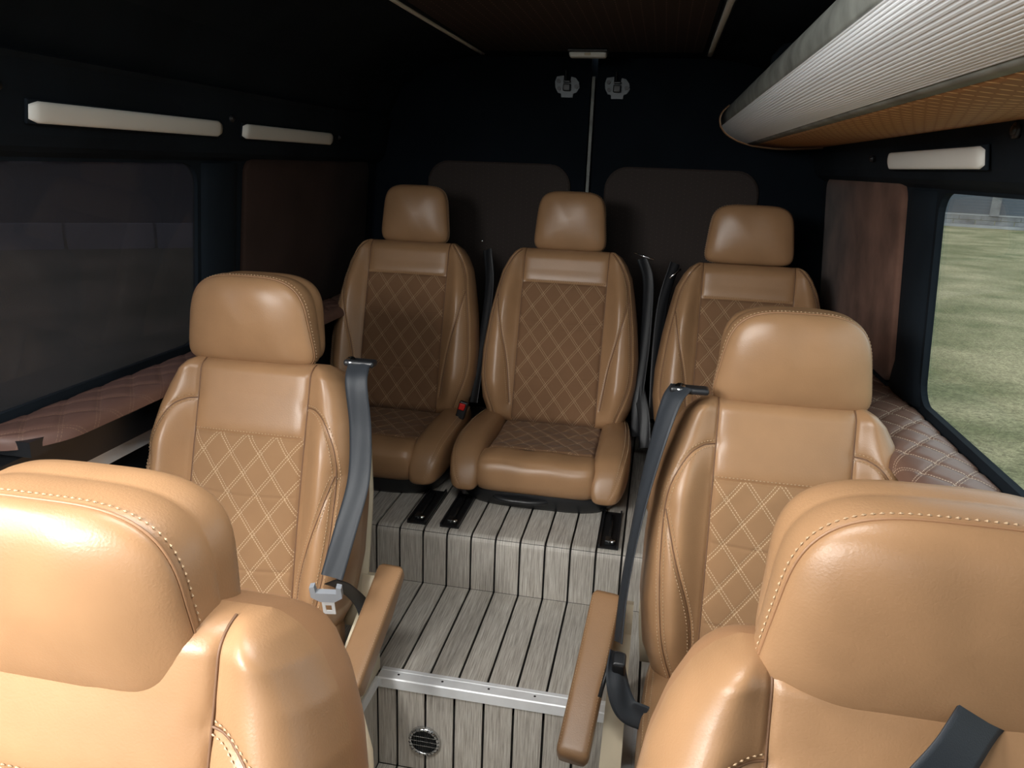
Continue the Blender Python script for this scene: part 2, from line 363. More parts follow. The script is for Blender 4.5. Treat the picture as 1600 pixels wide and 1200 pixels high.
# ---------------------------------------------------------------- seat geometry (shared between seats)
class Back:
    def __init__(s, mid):
        s.mid = mid; s.H = 0.59
        if mid:
            s.c = 0.128; s.zins = 0.425
            s.vz = [0, .04, .12, .3, .5, .68, .80, .88, .94, .975, 1.0]
            s.wz = [.195, .215, .236, .250, .249, .242, .230, .214, .194, .174, .150]
            s.T = 0.055; s.B = 0.040
        else:
            s.c = 0.140; s.zins = 0.470
            s.vz = [0, .04, .12, .25, .4, .6, .75, .86, .93, .97, 1.0]
            s.wz = [.205, .232, .252, .264, .264, .250, .234, .220, .200, .182, .155]
            s.T = 0.050; s.B = 0.038
        H, c = s.H, s.c
        X = lambda z: np.interp(z / H, s.vz, s.wz)
        s.seams = []          # (points (x,z), width, stitch offsets)
        for sg in (-1, 1):
            s.seams.append((np.array([(sg * c, z) for z in np.linspace(0.01, H - .004, 60)]), 'edge'))
            if mid:
                p = spline([(c, .495), (c + .025, .490), (c + .052, .468), (X(.40) - .034, .41), (X(.33) - .030, .34), (X(.2) - .036, .22), (X(.1) - .04, .1), (X(.02) - .04, .012)], 80)
                s.seams.append((p * [sg, 1], 'double'))
                p = spline([(X(.36) - .031, .36), (X(.28) - .062, .26), (c + .022, .14), (c + .012, .02)], 40)
                s.seams.append((p * [sg, 1], 'double'))
                p = np.array([(X(.36) - .031, .36), (X(.36) - .006, .363)])
                s.seams.append((p * [sg, 1], 'plain'))
            else:
                p = spline([(c + .012, H - .012), (X(.54) - .022, .54), (X(.48) - .020, .485), (X(.42) - .021, .42), (X(.3) - .022, .3), (X(.15) - .024, .15), (X(.02) - .03, .012)], 80)
                s.seams.append((p * [sg, 1], 'double'))
                p = spline([(X(.42) - .023, .42), (X(.34) - .050, .34), (c + .03, .2), (c + .012, .06)], 40)
                s.seams.append((p * [sg, 1], 'double'))
        s.seams.append((np.array([(x, s.zins) for x in np.linspace(-c, c, 30)]), 'top'))
    def W(s, v): return np.interp(v, s.vz, s.wz)
    def e(s, v):
        a, b = (.060 if s.mid else .075), .05
        w = np.clip((v - (1 - a)) / a, 0, 1); u = np.clip((b - v) / b, 0, 1)
        return np.sqrt(np.clip(1 - w * w, 0, 1)) * np.sqrt(np.clip(1 - .8 * u * u, 0, 1))
    def base_y(s, x, z):
        v = np.clip(z / s.H, 0, 1); c = s.c; W = s.W(v); ax = np.abs(x)
        B = s.B * ss(-.05, .22, v) * (1 - .72 * ss(.66, .93, v))
        xp = c + .5 * (W - c)
        ramp = ss(0, 1, np.clip((ax - c) / (xp - c), 0, 1))
        belly = .010 * np.sin(PI * np.clip(v * 1.15, 0, 1)) * (1 - np.clip(ax / c, 0, 1) ** 2 * .5)
        yin = -(s.T + B * ramp + belly * (ax < c) + (ax >= c) * .010 * np.sin(PI * np.clip(v * 1.15, 0, 1)) * .5)
        sn = np.clip((ax - xp) / (W - xp), 0, 1); co = np.sqrt(1 - sn * sn)
        ysd = .012
        y = np.where(ax > xp, yin + (ysd - yin) * (1 - co), yin)
        return y * s.e(v)
    def disp(s, x, z, skip_top=False):
        d = np.full(np.shape(x), 1e3)
        sh = np.shape(x); P = np.stack([np.ravel(x), np.ravel(z)], 1)
        tot = np.zeros(len(P))
        for pl, k in s.seams:
            a = pl[:-1]; b = pl[1:]; ab = b - a; L2 = (ab ** 2).sum(1) + 1e-12
            best = np.full(len(P), 1e3)
            for i in range(len(a)):
                t = np.clip(((P - a[i]) @ ab[i]) / L2[i], 0, 1)
                q = P - (a[i] + t[:, None] * ab[i]); best = np.minimum(best, np.hypot(q[:, 0], q[:, 1]))
            amp = {'edge': .0042, 'double': .0040, 'top': .003, 'plain': .002}[k]
            tot += 1.2 * amp * np.exp(-(best / .0036) ** 2) + .0028 * np.exp(-(best / .015) ** 2)
        return np.minimum(tot, .0075).reshape(sh)
    def S(s, x, z, disp=True):
        y = s.base_y(x, z)
        if disp: y = y + s.disp(x, z) * np.clip(s.e(z / s.H), .2, 1)
        return np.stack([x, y, z], -1)
    def build(s):
        H, c = s.H, s.c
        t = np.linspace(0, 1, 150); v = .6 * t + .4 * (.5 - .5 * np.cos(PI * t))
        i0 = np.argmin(abs(v * H - s.zins)); v[i0] = s.zins / H
        z = v * H; Wv = s.W(v); out = {}
        # centre
        xs = np.linspace(-c, c, 64)
        Xg, Zg = np.meshgrid(xs, z[i0:]); G = s.S(Xg, Zg)
        out['top_panel'] = (G.reshape(-1, 3), grid_faces(*G.shape[:2]), None)
        # quilted insert
        xs2 = np.linspace(-c, c, 106); zs2 = np.linspace(0.0, s.zins, 180)
        Xg, Zg = np.meshgrid(xs2, zs2); G = s.S(Xg, Zg)
        A = Xg / DW + Zg / DH; Bq = Xg / DW - Zg / DH; perp = DW * DH / math.hypot(DW, DH)
        q = 0
        for p in (A, Bq):
            fa = abs((p + .5) % 1 - .5) * perp; q = q + .0015 * np.exp(-(fa / .0040) ** 2)
        hz = 0
        for zz in ((.14, .30) if s.mid else (.155, .325, .345)):
            hz = hz + .0022 * np.exp(-((Zg - zz + .006 * np.cos(Xg * 14)) / .0035) ** 2)
        wr = .0012 * np.sin(Xg * 60 + 3 * np.sin(Zg * 25)) * np.sin(Zg * 33 + 1)
        edge = np.clip(np.minimum(np.minimum(c - abs(Xg), s.zins - Zg), Zg + .01) / .01, 0, 1)
        G[..., 1] += (q + hz + wr - .0015) * edge
        out['quilted_insert'] = (G.reshape(-1, 3), grid_faces(*G.shape[:2]), np.stack([Xg.ravel(), Zg.ravel()], 1))
        # bolsters
        qq = np.linspace(0, 1, 44)
        for sg in (-1, 1):
            xp = .5
            sn = np.where(qq > xp, np.sin((qq - xp) / (1 - xp) * PI / 2), 0)
            fr = np.where(qq > xp, xp + (1 - xp) * sn, qq)
            Xg = sg * (c + fr[None, :] * (Wv[:, None] - c)); Zg = np.repeat(z[:, None], len(qq), 1)
            G = s.S(Xg, Zg)
            G[:, -1, 1] = .012 * s.e(v)
            out['side_bolster' + ('' if sg < 0 else '_')] = (G.reshape(-1, 3), grid_faces(*G.shape[:2]), None)
        # shell : side and back surface from x=W round to x=-W
        rows = []; n = 12; bk_ = .078 if s.mid else .05
        vv = v[::3]; vv = np.r_[vv, 1.0] if vv[-1] < 1 else vv
        for vi in vv:
            Wi = float(s.W(vi)); e = float(s.e(vi)); r = []
            for k in range(n): a = k / (n - 1) * PI / 2; r.append((Wi - .03 * (1 - math.cos(a)), (.012 + bk_ * math.sin(a)) * e, vi * H))
            for k in range(1, 8): r.append(((Wi - .03) * (1 - 2 * k / 8), (.012 + bk_ + .012 * math.sin(PI * k / 8)) * e, vi * H))
            for k in range(n): a = (1 - k / (n - 1)) * PI / 2; r.append((-(Wi - .03 * (1 - math.cos(a))), (.012 + bk_ * math.sin(a)) * e, vi * H))
            rows.append(r)
        G = np.array(rows); f = grid_faces(*G.shape[:2]); f.append(tuple(range(G.shape[1])))
        out['shell'] = (G.reshape(-1, 3), f, None)
        # stitching
        lines = []
        def lift(pl, off):
            d = np.gradient(pl, axis=0); nrm = np.stack([-d[:, 1], d[:, 0]], 1); nrm /= np.linalg.norm(nrm, axis=1)[:, None] + 1e-9
            q = resample(pl + nrm * off, .006); q[:, 1] = np.clip(q[:, 1], .003, H - .003)
            x, zz = q[:, 0], q[:, 1]
            lim = s.W(zz / H) - .001; x = np.clip(x, -lim, lim)
            P = s.S(x, zz); h = .002
            dx = s.S(x + h, zz, False) - s.S(x - h, zz, False); dz = s.S(x, zz + h, False) - s.S(x, zz - h, False)
            N = np.cross(dx, dz); N /= np.linalg.norm(N, axis=1)[:, None] + 1e-9
            N[N[:, 1] > 0] *= -1
            return P + N * .0012, N
        for pl, k in s.seams:
            if k == 'double': lines += [lift(pl, .0062), lift(pl, -.0062)]
            elif k == 'top': lines.append(lift(pl, .0055))
        pm = MB()  # dark line laid in each backrest groove, paints the crease shade
        for pl, k in s.seams:
            if k in ('double', 'edge'):
                P_, N_ = lift(pl, 0.0); pm.tube([tuple(a) for a in (P_ - N_ * .0006)], .0015, 6, cap=False)
        out['seam_line'] = (pm.v, pm.f, None)
        mb = stitch_mesh(lines)
        out['stitching'] = (mb.v, mb.f, None)
        return out

def headrest_geo(mid):
    """rounded trapezoid cushion, centre at origin, faces -Y"""
    if mid: a0, b0, D, nt_, nb = .141, .099, .140, 3.4, 7.0
    else:   a0, b0, D, nt_, nb = .117, .099, .080, 4.4, 6.5
    n = 112; th = (np.arange(n) + .5) / n * 2 * PI
    def outline(r, yq=0.0):
        cs, sn = np.cos(th), np.sin(th)
        ex = np.where(sn > 0, nt_, nb)
        z = np.sign(sn) * abs(sn) ** (2 / ex); x = np.sign(cs) * abs(cs) ** (2 / ex)
        tp = 1 - np.interp(yq, [0, .03, .12], ([.125, .120, .02] if mid else [.085, .08, .05])) * z
        return np.stack([x * a0 * tp, z * b0], 1) * r
    if mid:
        prof = [(0.02, -1, 0), (.2, -1, .0005), (.4, -1, .0015), (.55, -1, .003), (.68, -1, .0055), (.78, -1, .0090), (.86, -1, .0135), (.92, -1, .0185), (.955, -1, .0230), (.976, -1, .027), (.984, -1, .0300), (.978, -1, .0325)]
        band = [(.982, .034), (.992, .037), (1.002, .044), (1.010, .054), (1.010, .064), (1.002, .074), (.990, .080), (.980, .084), (.984, .088), (.992, .098), (.990, .110), (.975, .122), (.93, .132), (.85, .138), (.6, .141), (.3, .142), (.02, .142)]
    else:
        prof = [(0.02, -1, 0), (.2, -1, .0004), (.4, -1, .0014), (.55, -1, .003), (.68, -1, .0055), (.78, -1, .0085), (.86, -1, .0125), (.92, -1, .0175), (.955, -1, .0225), (.980, -1, .028), (.990, -1, .033), (.982, -1, .037)]
        band = [(.98, .041), (.992, .044), (1.0, .049), (1.0, .056), (.985, .064), (.95, .071), (.88, .077), (.75, .080), (.5, .081), (.02, .081)]
    def rings(lst):
        G = []
        for r, y in lst:
            o = outline(r, y); x, z = o[:, 0], o[:, 1]
            yy = -D / 2 + y + .40 * x * x * (1 - y / D) + .10 * np.clip(-z, 0, 1) * (1 - y / D) * 1.0
            yy = yy + (.0009 * np.sin(x * 70 + z * 30) if r < .9 else 0)
            G.append(np.stack([x, yy, z], 1))
        return np.array(G)
    F = rings([(p[0], p[2]) for p in prof]); Bd = rings(band)
    fF = grid_faces(F.shape[0], n, close_m=True) + [tuple(range(n))]
    fB = grid_faces(Bd.shape[0], n, close_m=True) + [tuple((Bd.shape[0] - 1) * n + j for j in range(n))]
    def ring_line(r, y):
        P = rings([(r, y)])[0]; P = np.vstack([P, P[:1]])
        ctr = np.array([0, 0, 0]); N = P - ctr; N[:, 1] = -.05 if mid else -.04; N /= np.linalg.norm(N, axis=1)[:, None]
        return P + N * .0004, N
    st = stitch_mesh([ring_line(1.003, .0400 if mid else .047)])
    pp = rings([(.986, .0325 if mid else .039)])[0]
    pipe = MB(); pl = [Vector(p) for p in pp] + [Vector(pp[0])]
    pipe.tube(pl, .0016, 6, cap=False)
    return F.reshape(-1, 3), fF, Bd.reshape(-1, 3), fB, st, pipe

def cushion_geo(mid):
    """y=0 front .. y=.46 rear, z=0 sitting surface"""
    w_in = .142 if mid else .165; w_out = .225 if mid else .258
    out = {}
    # quilted centre
    xs = np.linspace(-w_in - .012, w_in + .012, 90); ys = np.linspace(.085, .47, 110)
    X, Y = np.meshgrid(xs, ys)
    Z = -.004 - .010 * np.sin(PI * (Y - .08) / .40) + .004 * np.cos(X / w_in * 1.5)
    A = X / DW + Y / DH; B = X / DW - Y / DH; perp = DW * DH / math.hypot(DW, DH)
    for p in (A, B): Z = Z - .0020 * np.exp(-((abs((p + .5) % 1 - .5) * perp) / .0045) ** 2)
    Z = Z + .0022 * np.sin(X * 45 + 4 * np.sin(Y * 22)) * np.sin(Y * 38 + 2 * np.sin(X * 30))
    Z = Z - .012 * np.exp(-((Y - .105) / .008) ** 2) - .01 * np.exp(-((abs(X) - w_in) / .006) ** 2)
    out['quilted_insert'] = (np.stack([X, Y, Z], -1).reshape(-1, 3), grid_faces(*X.shape), np.stack([X.ravel(), Y.ravel()], 1))
    # front roll
    n = 40; m = 56; P = []
    for i in range(n):
        t = -1 + 2 * i / (n - 1); x = t * (w_in + .010)
        k = (1 - abs(t) ** 9) ** .4 if abs(t) < 1 else 0.0
        k = .70 + .30 * k
        for j in range(m):
            a = 2 * PI * j / m; ca, sa = math.cos(a), math.sin(a)
            yy = .052 + .068 * math.copysign(abs(ca) ** .75, ca) * k
            zz = -.055 + .060 * math.copysign(abs(sa) ** .75, sa) * k
            zz += .0016 * math.sin(x * 48) * (1 if sa > 0 else 0) - .0022 * math.exp(-((a - 2.45 - .12 * math.sin(x * 9)) / .08) ** 2)
            P.append((x, yy, zz))
    f = grid_faces(n, m, close_m=True); f += [tuple(range(m)), tuple((n - 1) * m + j for j in range(m))]
    out['front_roll'] = (P, f, None)
    # side bolster (right one, mirrored for the left)
    ys = [.475, .46, .42, .34, .26, .18, .12, .07, .04, .015, -.005, -.018, -.026]
    top = [.000, .008, .014, .022, .027, .029, .027, .020, .010, -.008, -.032, -.060, -.085]
    bot = [-.085, -.10, -.105, -.106, -.106, -.106, -.106, -.108, -.108, -.108, -.106, -.103, -.098]
    cx = [(w_in + w_out) / 2 + o for o in (-.012, -.008, -.004, 0, .003, .004, .004, .002, 0, -.002, -.004, -.006, -.008)]
    hw = [.030, .040, .046, .050, .052, .053, .053, .052, .050, .047, .042, .034, .018]
    hw = [h * (w_out - w_in) / .093 for h in hw]
    yy = np.array(ys); m = 48
    T = np.linspace(0, len(ys) - 1, 60); ii = np.arange(len(ys))
    def I(a): return np.interp(T, ii, a)
    def sm(a):
        a = I(a); k = np.array([1, 2, 3, 2, 1]) / 9.; b = np.convolve(np.r_[a[0], a[0], a, a[-1], a[-1]], k, 'valid'); return b
    Y_, Tt, Bb, Cx, Hw = sm(ys), sm(top), sm(bot), sm(cx), sm(hw)
    P = []; line = []; ln2 = []
    for y, t, b, c_, h in zip(Y_, Tt, Bb, Cx, Hw):
        for j in range(m):
            a = 2 * PI * j / m; ca, sa = math.cos(a), math.sin(a)
            x = c_ + h * math.copysign(abs(ca) ** .62, ca); z = (t + b) / 2 + (t - b) / 2 * math.copysign(abs(sa) ** .62, sa)
            g = .003 * math.exp(-((a - .95) / .10) ** 2)
            P.append((x - g * ca, y, z - g * sa))
        for off, L_ in ((.78, line), (1.12, ln2)):
            a = off; ca, sa = math.cos(a), math.sin(a)
            L_.append((c_ + h * abs(ca) ** .62 + .0004, y, (t + b) / 2 + (t - b) / 2 * sa ** .62 + .0006))
    f = grid_faces(60, m, close_m=True); f += [tuple(range(m)), tuple(59 * m + j for j in range(m))]
    P = np.array(P)
    out['bolster_r'] = (P, f, None); out['bolster_l'] = (P * [-1, 1, 1], f, None)
    sl = []
    for sg in (-1, 1):
        for L_ in (line, ln2):
            q = np.array(L_) * [sg, 1, 1]; nn = np.tile(np.array([sg * .6, -.15, .8]), (len(q), 1)); sl.append((q, nn))
    st = stitch_mesh(sl); out['stitching'] = (st.v, st.f, None)
    return out

def to_mesh(name, g, m, smooth=True):
    v, f, uv = g
    o = mk(name, v, f, m, None, smooth, uv); me = o.data; bpy.data.objects.remove(o); return me

GEO = {}
for mid in (True, False):
    bk = Back(mid).build(); cu = cushion_geo(mid); F, fF, Bd, fB, st, pipe = headrest_geo(mid)
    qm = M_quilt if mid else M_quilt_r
    GEO[mid] = dict(
        shell=to_mesh('backrest', bk['shell'], M_leather_d),
        top=to_mesh('top_panel', bk['top_panel'], M_leather), ins=to_mesh('quilted_insert', bk['quilted_insert'], qm),
        bl=to_mesh('side_bolster', bk['side_bolster'], M_leather), br=to_mesh('side_bolster', bk['side_bolster_'], M_leather),
        bpi=to_mesh('seam_line', bk['seam_line'], M_seam_shade),
        bst=to_mesh('stitching', bk['stitching'], M_thread, False),
        hface=to_mesh('face_panel', (F, fF, None), M_leather), hband=to_mesh('headrest', (Bd, fB, None), M_leather),
        hst=to_mesh('stitching', (st.v, st.f, None), M_thread, False), hpipe=to_mesh('seam_line', (pipe.v, pipe.f, None), M_leather_d),
        cins=to_mesh('quilted_insert', cu['quilted_insert'], qm), croll=to_mesh('front_roll', cu['front_roll'], M_leather),
        cbr=to_mesh('side_bolster', cu['bolster_r'], M_leather), cbl=to_mesh('side_bolster', cu['bolster_l'], M_leather),
        cst=to_mesh('stitching', cu['stitching'], M_thread, False))

def post_mesh():
    mb = MB(); mb.tube([(0, 0, -.06), (0, 0, .05)], .006, 12); o = mb.build('post', M_chrome, None, True); me = o.data; bpy.data.objects.remove(o); return me
POST = post_mesh()

def make_seat(mid, x, yh, z0, label, arm=None, recline=15.7, head_tilt=None, yaw=0.0, hoff=0.0, hscale=(1, 1, 1), hx=0.0, hy=0.0, bscale=1.0):
    g = GEO[mid]
    s = empty('passenger_seat', (x, yh, z0), label, 'seat', 'tan leather passenger seats in the van')
    s.rotation_euler = (0, 0, yaw)
    head_tilt = (1.0 if mid else 7.0) if head_tilt is None else head_tilt
    zc = .163; H = .59; hup = (.092 if mid else .096) + hoff; r = math.radians(recline); R = (-r, 0, 0)
    h0 = Vector((0, 0, zc - .018))
    b = inst('backrest', g['shell'], s, h0, R)
    b.scale = (bscale, 1, 1)
    inst('quilted_insert', g['ins'], b, (0, 0, 0)); inst('top_panel', g['top'], b, (0, 0, 0))
    inst('side_bolster', g['bl'], b, (0, 0, 0)); inst('side_bolster', g['br'], b, (0, 0, 0))
    tag(inst('stitching', g['bst'], b, (0, 0, 0)), kind='stuff'); tag(inst('seam_line', g['bpi'], b, (0, 0, 0)), kind='stuff')
    if mid:
        pv = []; zs_ = np.linspace(.0, .50, 14)
        for zz in zs_:
            wv = float(np.interp(zz, [0, .1, .3, .45, .50], [.235, .247, .242, .222, .19]))
            for j in range(16):
                a = PI * j / 15; pv.append((wv * math.copysign(abs(math.cos(a)) ** .35, math.cos(a)), .078 + (.040 if zz < .46 else .028) * math.sin(a) ** .5, zz))
        mk('back_panel', pv, grid_faces(14, 16, close_m=True) + [tuple(range(16)), tuple(13 * 16 + j for j in range(16))], M_cream, b, True)
    hc = h0 + Vector((hx, math.sin(r) * (H + hup) - .010 + hy, math.cos(r) * (H + hup)))
    h = inst('headrest', g['hband'], s, hc, (-math.radians(head_tilt), 0, 0))
    h.scale = hscale
    inst('face_panel', g['hface'], h, (0, 0, 0)); inst('seam_line', g['hpipe'], h, (0, 0, 0))
    tag(inst('stitching', g['hst'], h, (0, 0, 0)), kind='stuff')
    for px in (-.06, .06): inst('post', POST, h, (px, .02, -.085))
    # cushion
    cy = -.40
    bs = MB()
    w = .20 if mid else .258
    hgt = zc - .115
    # tray with rounded plan
    n = 32; rings = []
    for (zz, k) in ((0.0, .90), (.01, .93), (hgt - .015, .985), (hgt, 1.0), (hgt + .030, 1.02)):
        for j in range(n):
            a = 2 * PI * j / n; ca, sa = math.cos(a), math.sin(a)
            bs.v.append((w * k * math.copysign(abs(ca) ** .5, ca), cy + .240 + (.215 if mid else .232) * k * math.copysign(abs(sa) ** .5, sa), zz)); bs.u.append((0, 0))
    bs.f = grid_faces(5, n, close_m=True) + [tuple(range(n)), tuple(4 * n + j for j in range(n))]
    base = bs.build('seat_base', M_black, s, True)
    cs = inst('cushion', g['cins'], s, (0, cy, zc)); cs.name = 'seat_cushion'
    inst('front_roll', g['croll'], cs, (0, 0, 0)); inst('side_bolster', g['cbl'], cs, (0, 0, 0)); inst('side_bolster', g['cbr'], cs, (0, 0, 0))
    tag(inst('stitching', g['cst'], cs, (0, 0, 0)), kind='stuff')
    hb = MB(); hb.tube(spline([(-.085, .015, .035), (-.075, -.015, .034), (-.04, -.028, .033), (0, -.030, .033), (.04, -.028, .033), (.075, -.015, .034), (.085, .015, .035)], 24), .008, 10)
    hb.build('lift_handle', M_black, base, True, loc=(-.04, cy + .03, .0))
    return s

def webbing(name, pts, width, wdir, parent, loc0, m=None, fold=.0):
    """belt webbing ribbon along pts with the given width directions (list)"""
    P = spline(pts, 60); Wd = spline(wdir, 60) if len(wdir) > 1 else np.tile(wdir[0], (60, 1)); v = []; k = 9
    for i in range(60):
        t = P[min(i + 1, 59)] - P[max(i - 1, 0)]; t /= np.linalg.norm(t); d = Wd[i] - t * (Wd[i] @ t); d /= np.linalg.norm(d); nn = np.cross(t, d)
        for sgn, th in ((1, .0009), (-1, -.0009)):
            for j in range(k):
                q = (j / (k - 1) - .5) * sgn
                cr = fold * math.sin(q * 7 + i * .08)
                v.append(P[i] + d * width * q + nn * (th + cr) - np.array(loc0))
    f = grid_faces(60, 2 * k, close_m=True)
    o = mk(name, v, f, m or M_web, parent, True)
    return o

def rel(o, pts): 
    l = np.array(o.location); return [tuple(np.array(p) - l) for p in pts]

# ---------------------------------------------------------------- floor
PW = 0.0687; X0 = -0.220
YE, YR = 1.421, 1.840; ZR = 0.165; YEND = 3.0
WELL_L, WELL_R = -0.268, 0.30; ZW = -0.24
floor = MB()
T_ = .006
floor.box(-.90, .90, YR + T_, YEND, -.05, ZR - T_)
floor.box(-.90, .90, YE + T_, YR + T_, -.05, -T_)
floor.box(-.90, WELL_L - T_, .15, YE + T_, -.30, -T_)
floor.box(WELL_R + T_, .90, .15, YE + T_, -.30, -T_)
floor.box(-.90, .90, -1.30, YE + T_, -.30, ZW - T_)
floor.box(WELL_L - T_, WELL_R + T_, YE + T_, YE + .02, -.30, -T_)
fl = tag(floor.build('floor', M_caulk), kind='structure')
tag(fl, 'black underlay below the grey wood effect planks')
def plank(prof, x0, x1, name='plank', gap=.0058):
    """prof: (y,z) polyline of the visible face; slab extruded across x"""
    prof = [np.array(p, float) for p in prof]; n = len(prof); L = 0; v = []; uv = []
    xs = (x0 + gap / 2, x1 - gap / 2)
    for i, p in enumerate(prof):
        t = prof[min(i + 1, n - 1)] - prof[max(i - 1, 0)]; t /= np.linalg.norm(t); nn = np.array([t[1], -t[0]])
        if i: L += np.linalg.norm(p - prof[i - 1])
        q = p + nn * .0055
        for x in xs: v.append((x, p[0], p[1])); uv.append((x, L))
        for x in xs: v.append((x, q[0], q[1])); uv.append((x, L))
    f = []
    for i in range(n - 1):
        a = 4 * i; b = a + 4
        f += [(a, a + 1, b + 1, b), (a + 2, b + 2, b + 3, a + 3), (a, b, b + 2, a + 2), (a + 1, a + 3, b + 3, b + 1)]
    f += [(0, 2, 3, 1), (4 * n - 4, 4 * n - 3, 4 * n - 1, 4 * n - 2)]
    return mk(name, v, f, M_wood, fl, False, uv)
def bull(y, z0, z1, r, k=6):
    pts = [(y, z0), (y, z1 - r)]
    for i in range(1, k + 1):
        a = i / k * PI / 2; pts.append((y + r - r * math.cos(a), z1 - r + r * math.sin(a)))
    return pts
xs_all = [X0 + PW * k for k in range(-9, 16)]
xs_all = [-.895] + [x for x in xs_all if -.86 < x < .86] + [.895]
for a, b in zip(xs_all[:-1], xs_all[1:]):
    plank([(YE + .030, 0), (YR - .0005, 0)], a, b)
    plank(bull(YR, .001, ZR, .022) + [(YEND - .03, ZR)], a, b)
wl = [WELL_L] + [x for x in xs_all if WELL_L + .02 < x < WELL_R - .02] + [WELL_R]
for a, b in zip(wl[:-1], wl[1:]):
    plank([(YE, ZW + .001), (YE, -.001)], a, b)
    plank([(.2, ZW), (YE - .002, ZW)], a, b)
# side platforms
for a, b in zip(xs_all[:-1], xs_all[1:]):
    if b < WELL_L + .03: plank([(.15, 0), (YE + .020, 0)], a, min(b, WELL_L))
    elif a < WELL_L: plank([(.15, 0), (YE + .020, 0)], a, WELL_L)
    if a > WELL_R - .01: plank([(.15, 0), (YE + .020, 0)], a, b)
    elif b > WELL_R + .01: plank([(.15, 0), (YE + .020, 0)], WELL_R, b)
# well side riser planks (vertical strips facing the aisle)
def side_plank(x, y0, y1, sgn):
    v = [(x, y0, ZW), (x, y1, ZW), (x, y1, -.001), (x, y0, -.001)]; q = [(a - sgn * .0055, b, c) for a, b, c in v]
    uv = [(y0, 0), (y1, 0), (y1, .24), (y0, .24)] * 2
    mk('plank', v + q, [(0, 1, 2, 3), (7, 6, 5, 4), (0, 4, 5, 1), (1, 5, 6, 2), (2, 6, 7, 3), (3, 7, 4, 0)], M_wood, fl, False, uv)
y = YE - .025
side_plank(WELL_L, y, YE - .002, 1); side_plank(WELL_R, y, YE - .002, -1)
while y > .25:
    side_plank(WELL_L, y - PW + .004, y - .004 + .002, 1); side_plank(WELL_R, y - PW + .004, y - .002, -1); y -= PW

# aluminium step edges
def angle_trim(name, p0, p1, inward, label):
    """L profile along p0->p1; inward = unit vec pointing onto the platform"""
    p0, p1, n = Vector(p0), Vector(p1), Vector(inward); mb = MB(); up_ = Vector((0, 0, 1)); sec = []
    for a, zz in ((.036, .001), (.036, .0035), (.026, .0035), (.0245, .0025), (.0225, .0025), (.021, .0035), (-.002, .004), (-.0045, .0015), (-.0045, -.022), (-.0015, -.022), (-.0015, .001)):
        sec.append(n * a + up_ * zz)
    v = [p0 + s_ for s_ in sec] + [p1 + s_ for s_ in sec]; m_ = len(sec)
    mb.add([tuple(q) for q in v], grid_faces(2, m_, close_m=True) + [tuple(range(m_)), tuple(m_ + j for j in range(m_))])
    o = mb.build(name, M_alu); tag(o, label, kind='structure')
    return o
t1 = angle_trim('trim_1', (WELL_L + .002, YE, 0), (WELL_R, YE, 0), (0, 1, 0), 'bright aluminium edging on the front step nosing')
t2 = angle_trim('trim_2', (WELL_L, YE - .003, 0), (WELL_L, .3, 0), (-1, 0, 0), 'aluminium edging running along the left side of the step well')
t3 = angle_trim('trim_3', (WELL_R, YE - .003, 0), (WELL_R, .3, 0), (1, 0, 0), 'aluminium edging running along the right side of the step well')
for xs_ in (-.220, -.115, -.006, .10, .205):
    mb = MB(); mb.disc((xs_, YE + .014, .0036), (0, 0, 1), .0028, .0012, 12); mb.build('screw', M_caulk, t1)

# round vent on the riser
vx, vz = -.152, -.152
rv = empty('round_vent', (vx, YE - .001, vz), 'round chrome grille set into the step riser below the aluminium edging', 'vent')
mb = MB(); n = 40; R0 = .038
ring = [(R0, .001), (R0, -.004), (R0 * .93, -.009), (R0 * .84, -.010), (R0 * .80, -.006), (R0 * .80, .0)]
v = [(r_ * math.cos(2 * PI * j / n), yy, r_ * math.sin(2 * PI * j / n)) for r_, yy in ring for j in range(n)]
mb.add(v, grid_faces(len(ring), n, close_m=True)); mb.build('rim', M_chrome, rv, True)
mb = MB(); mb.disc((0, -.0010, 0), (0, 1, 0), R0 * .98, .001, 32); mb.build('backing', M_caulk, rv)
for j in range(22):
    a = 2 * PI * (j + .5) / 22; mb = MB()
    mb.tube([(R0 * .83 * math.cos(a), -.0095, R0 * .83 * math.sin(a)), (R0 * .98 * math.cos(a), -.0075, R0 * .98 * math.sin(a))], .0013, 6)
    mb.build('rim_slot', M_black, rv)
for k in range(-5, 6):
    x = k * .0048; h = math.sqrt(max(0, (R0 * .82) ** 2 - x * x)); mb = MB(); mb.box(x - .0008, x + .0008, -.006, -.003, -h, h); mb.build('slat', M_steel, rv)
for k in (-1, 0, 1):
    z = k * .012; h = math.sqrt((R0 * .82) ** 2 - z * z); mb = MB(); mb.box(-h, h, -.0066, -.004, z - .0006, z + .0006); mb.build('slat', M_chrome, rv)

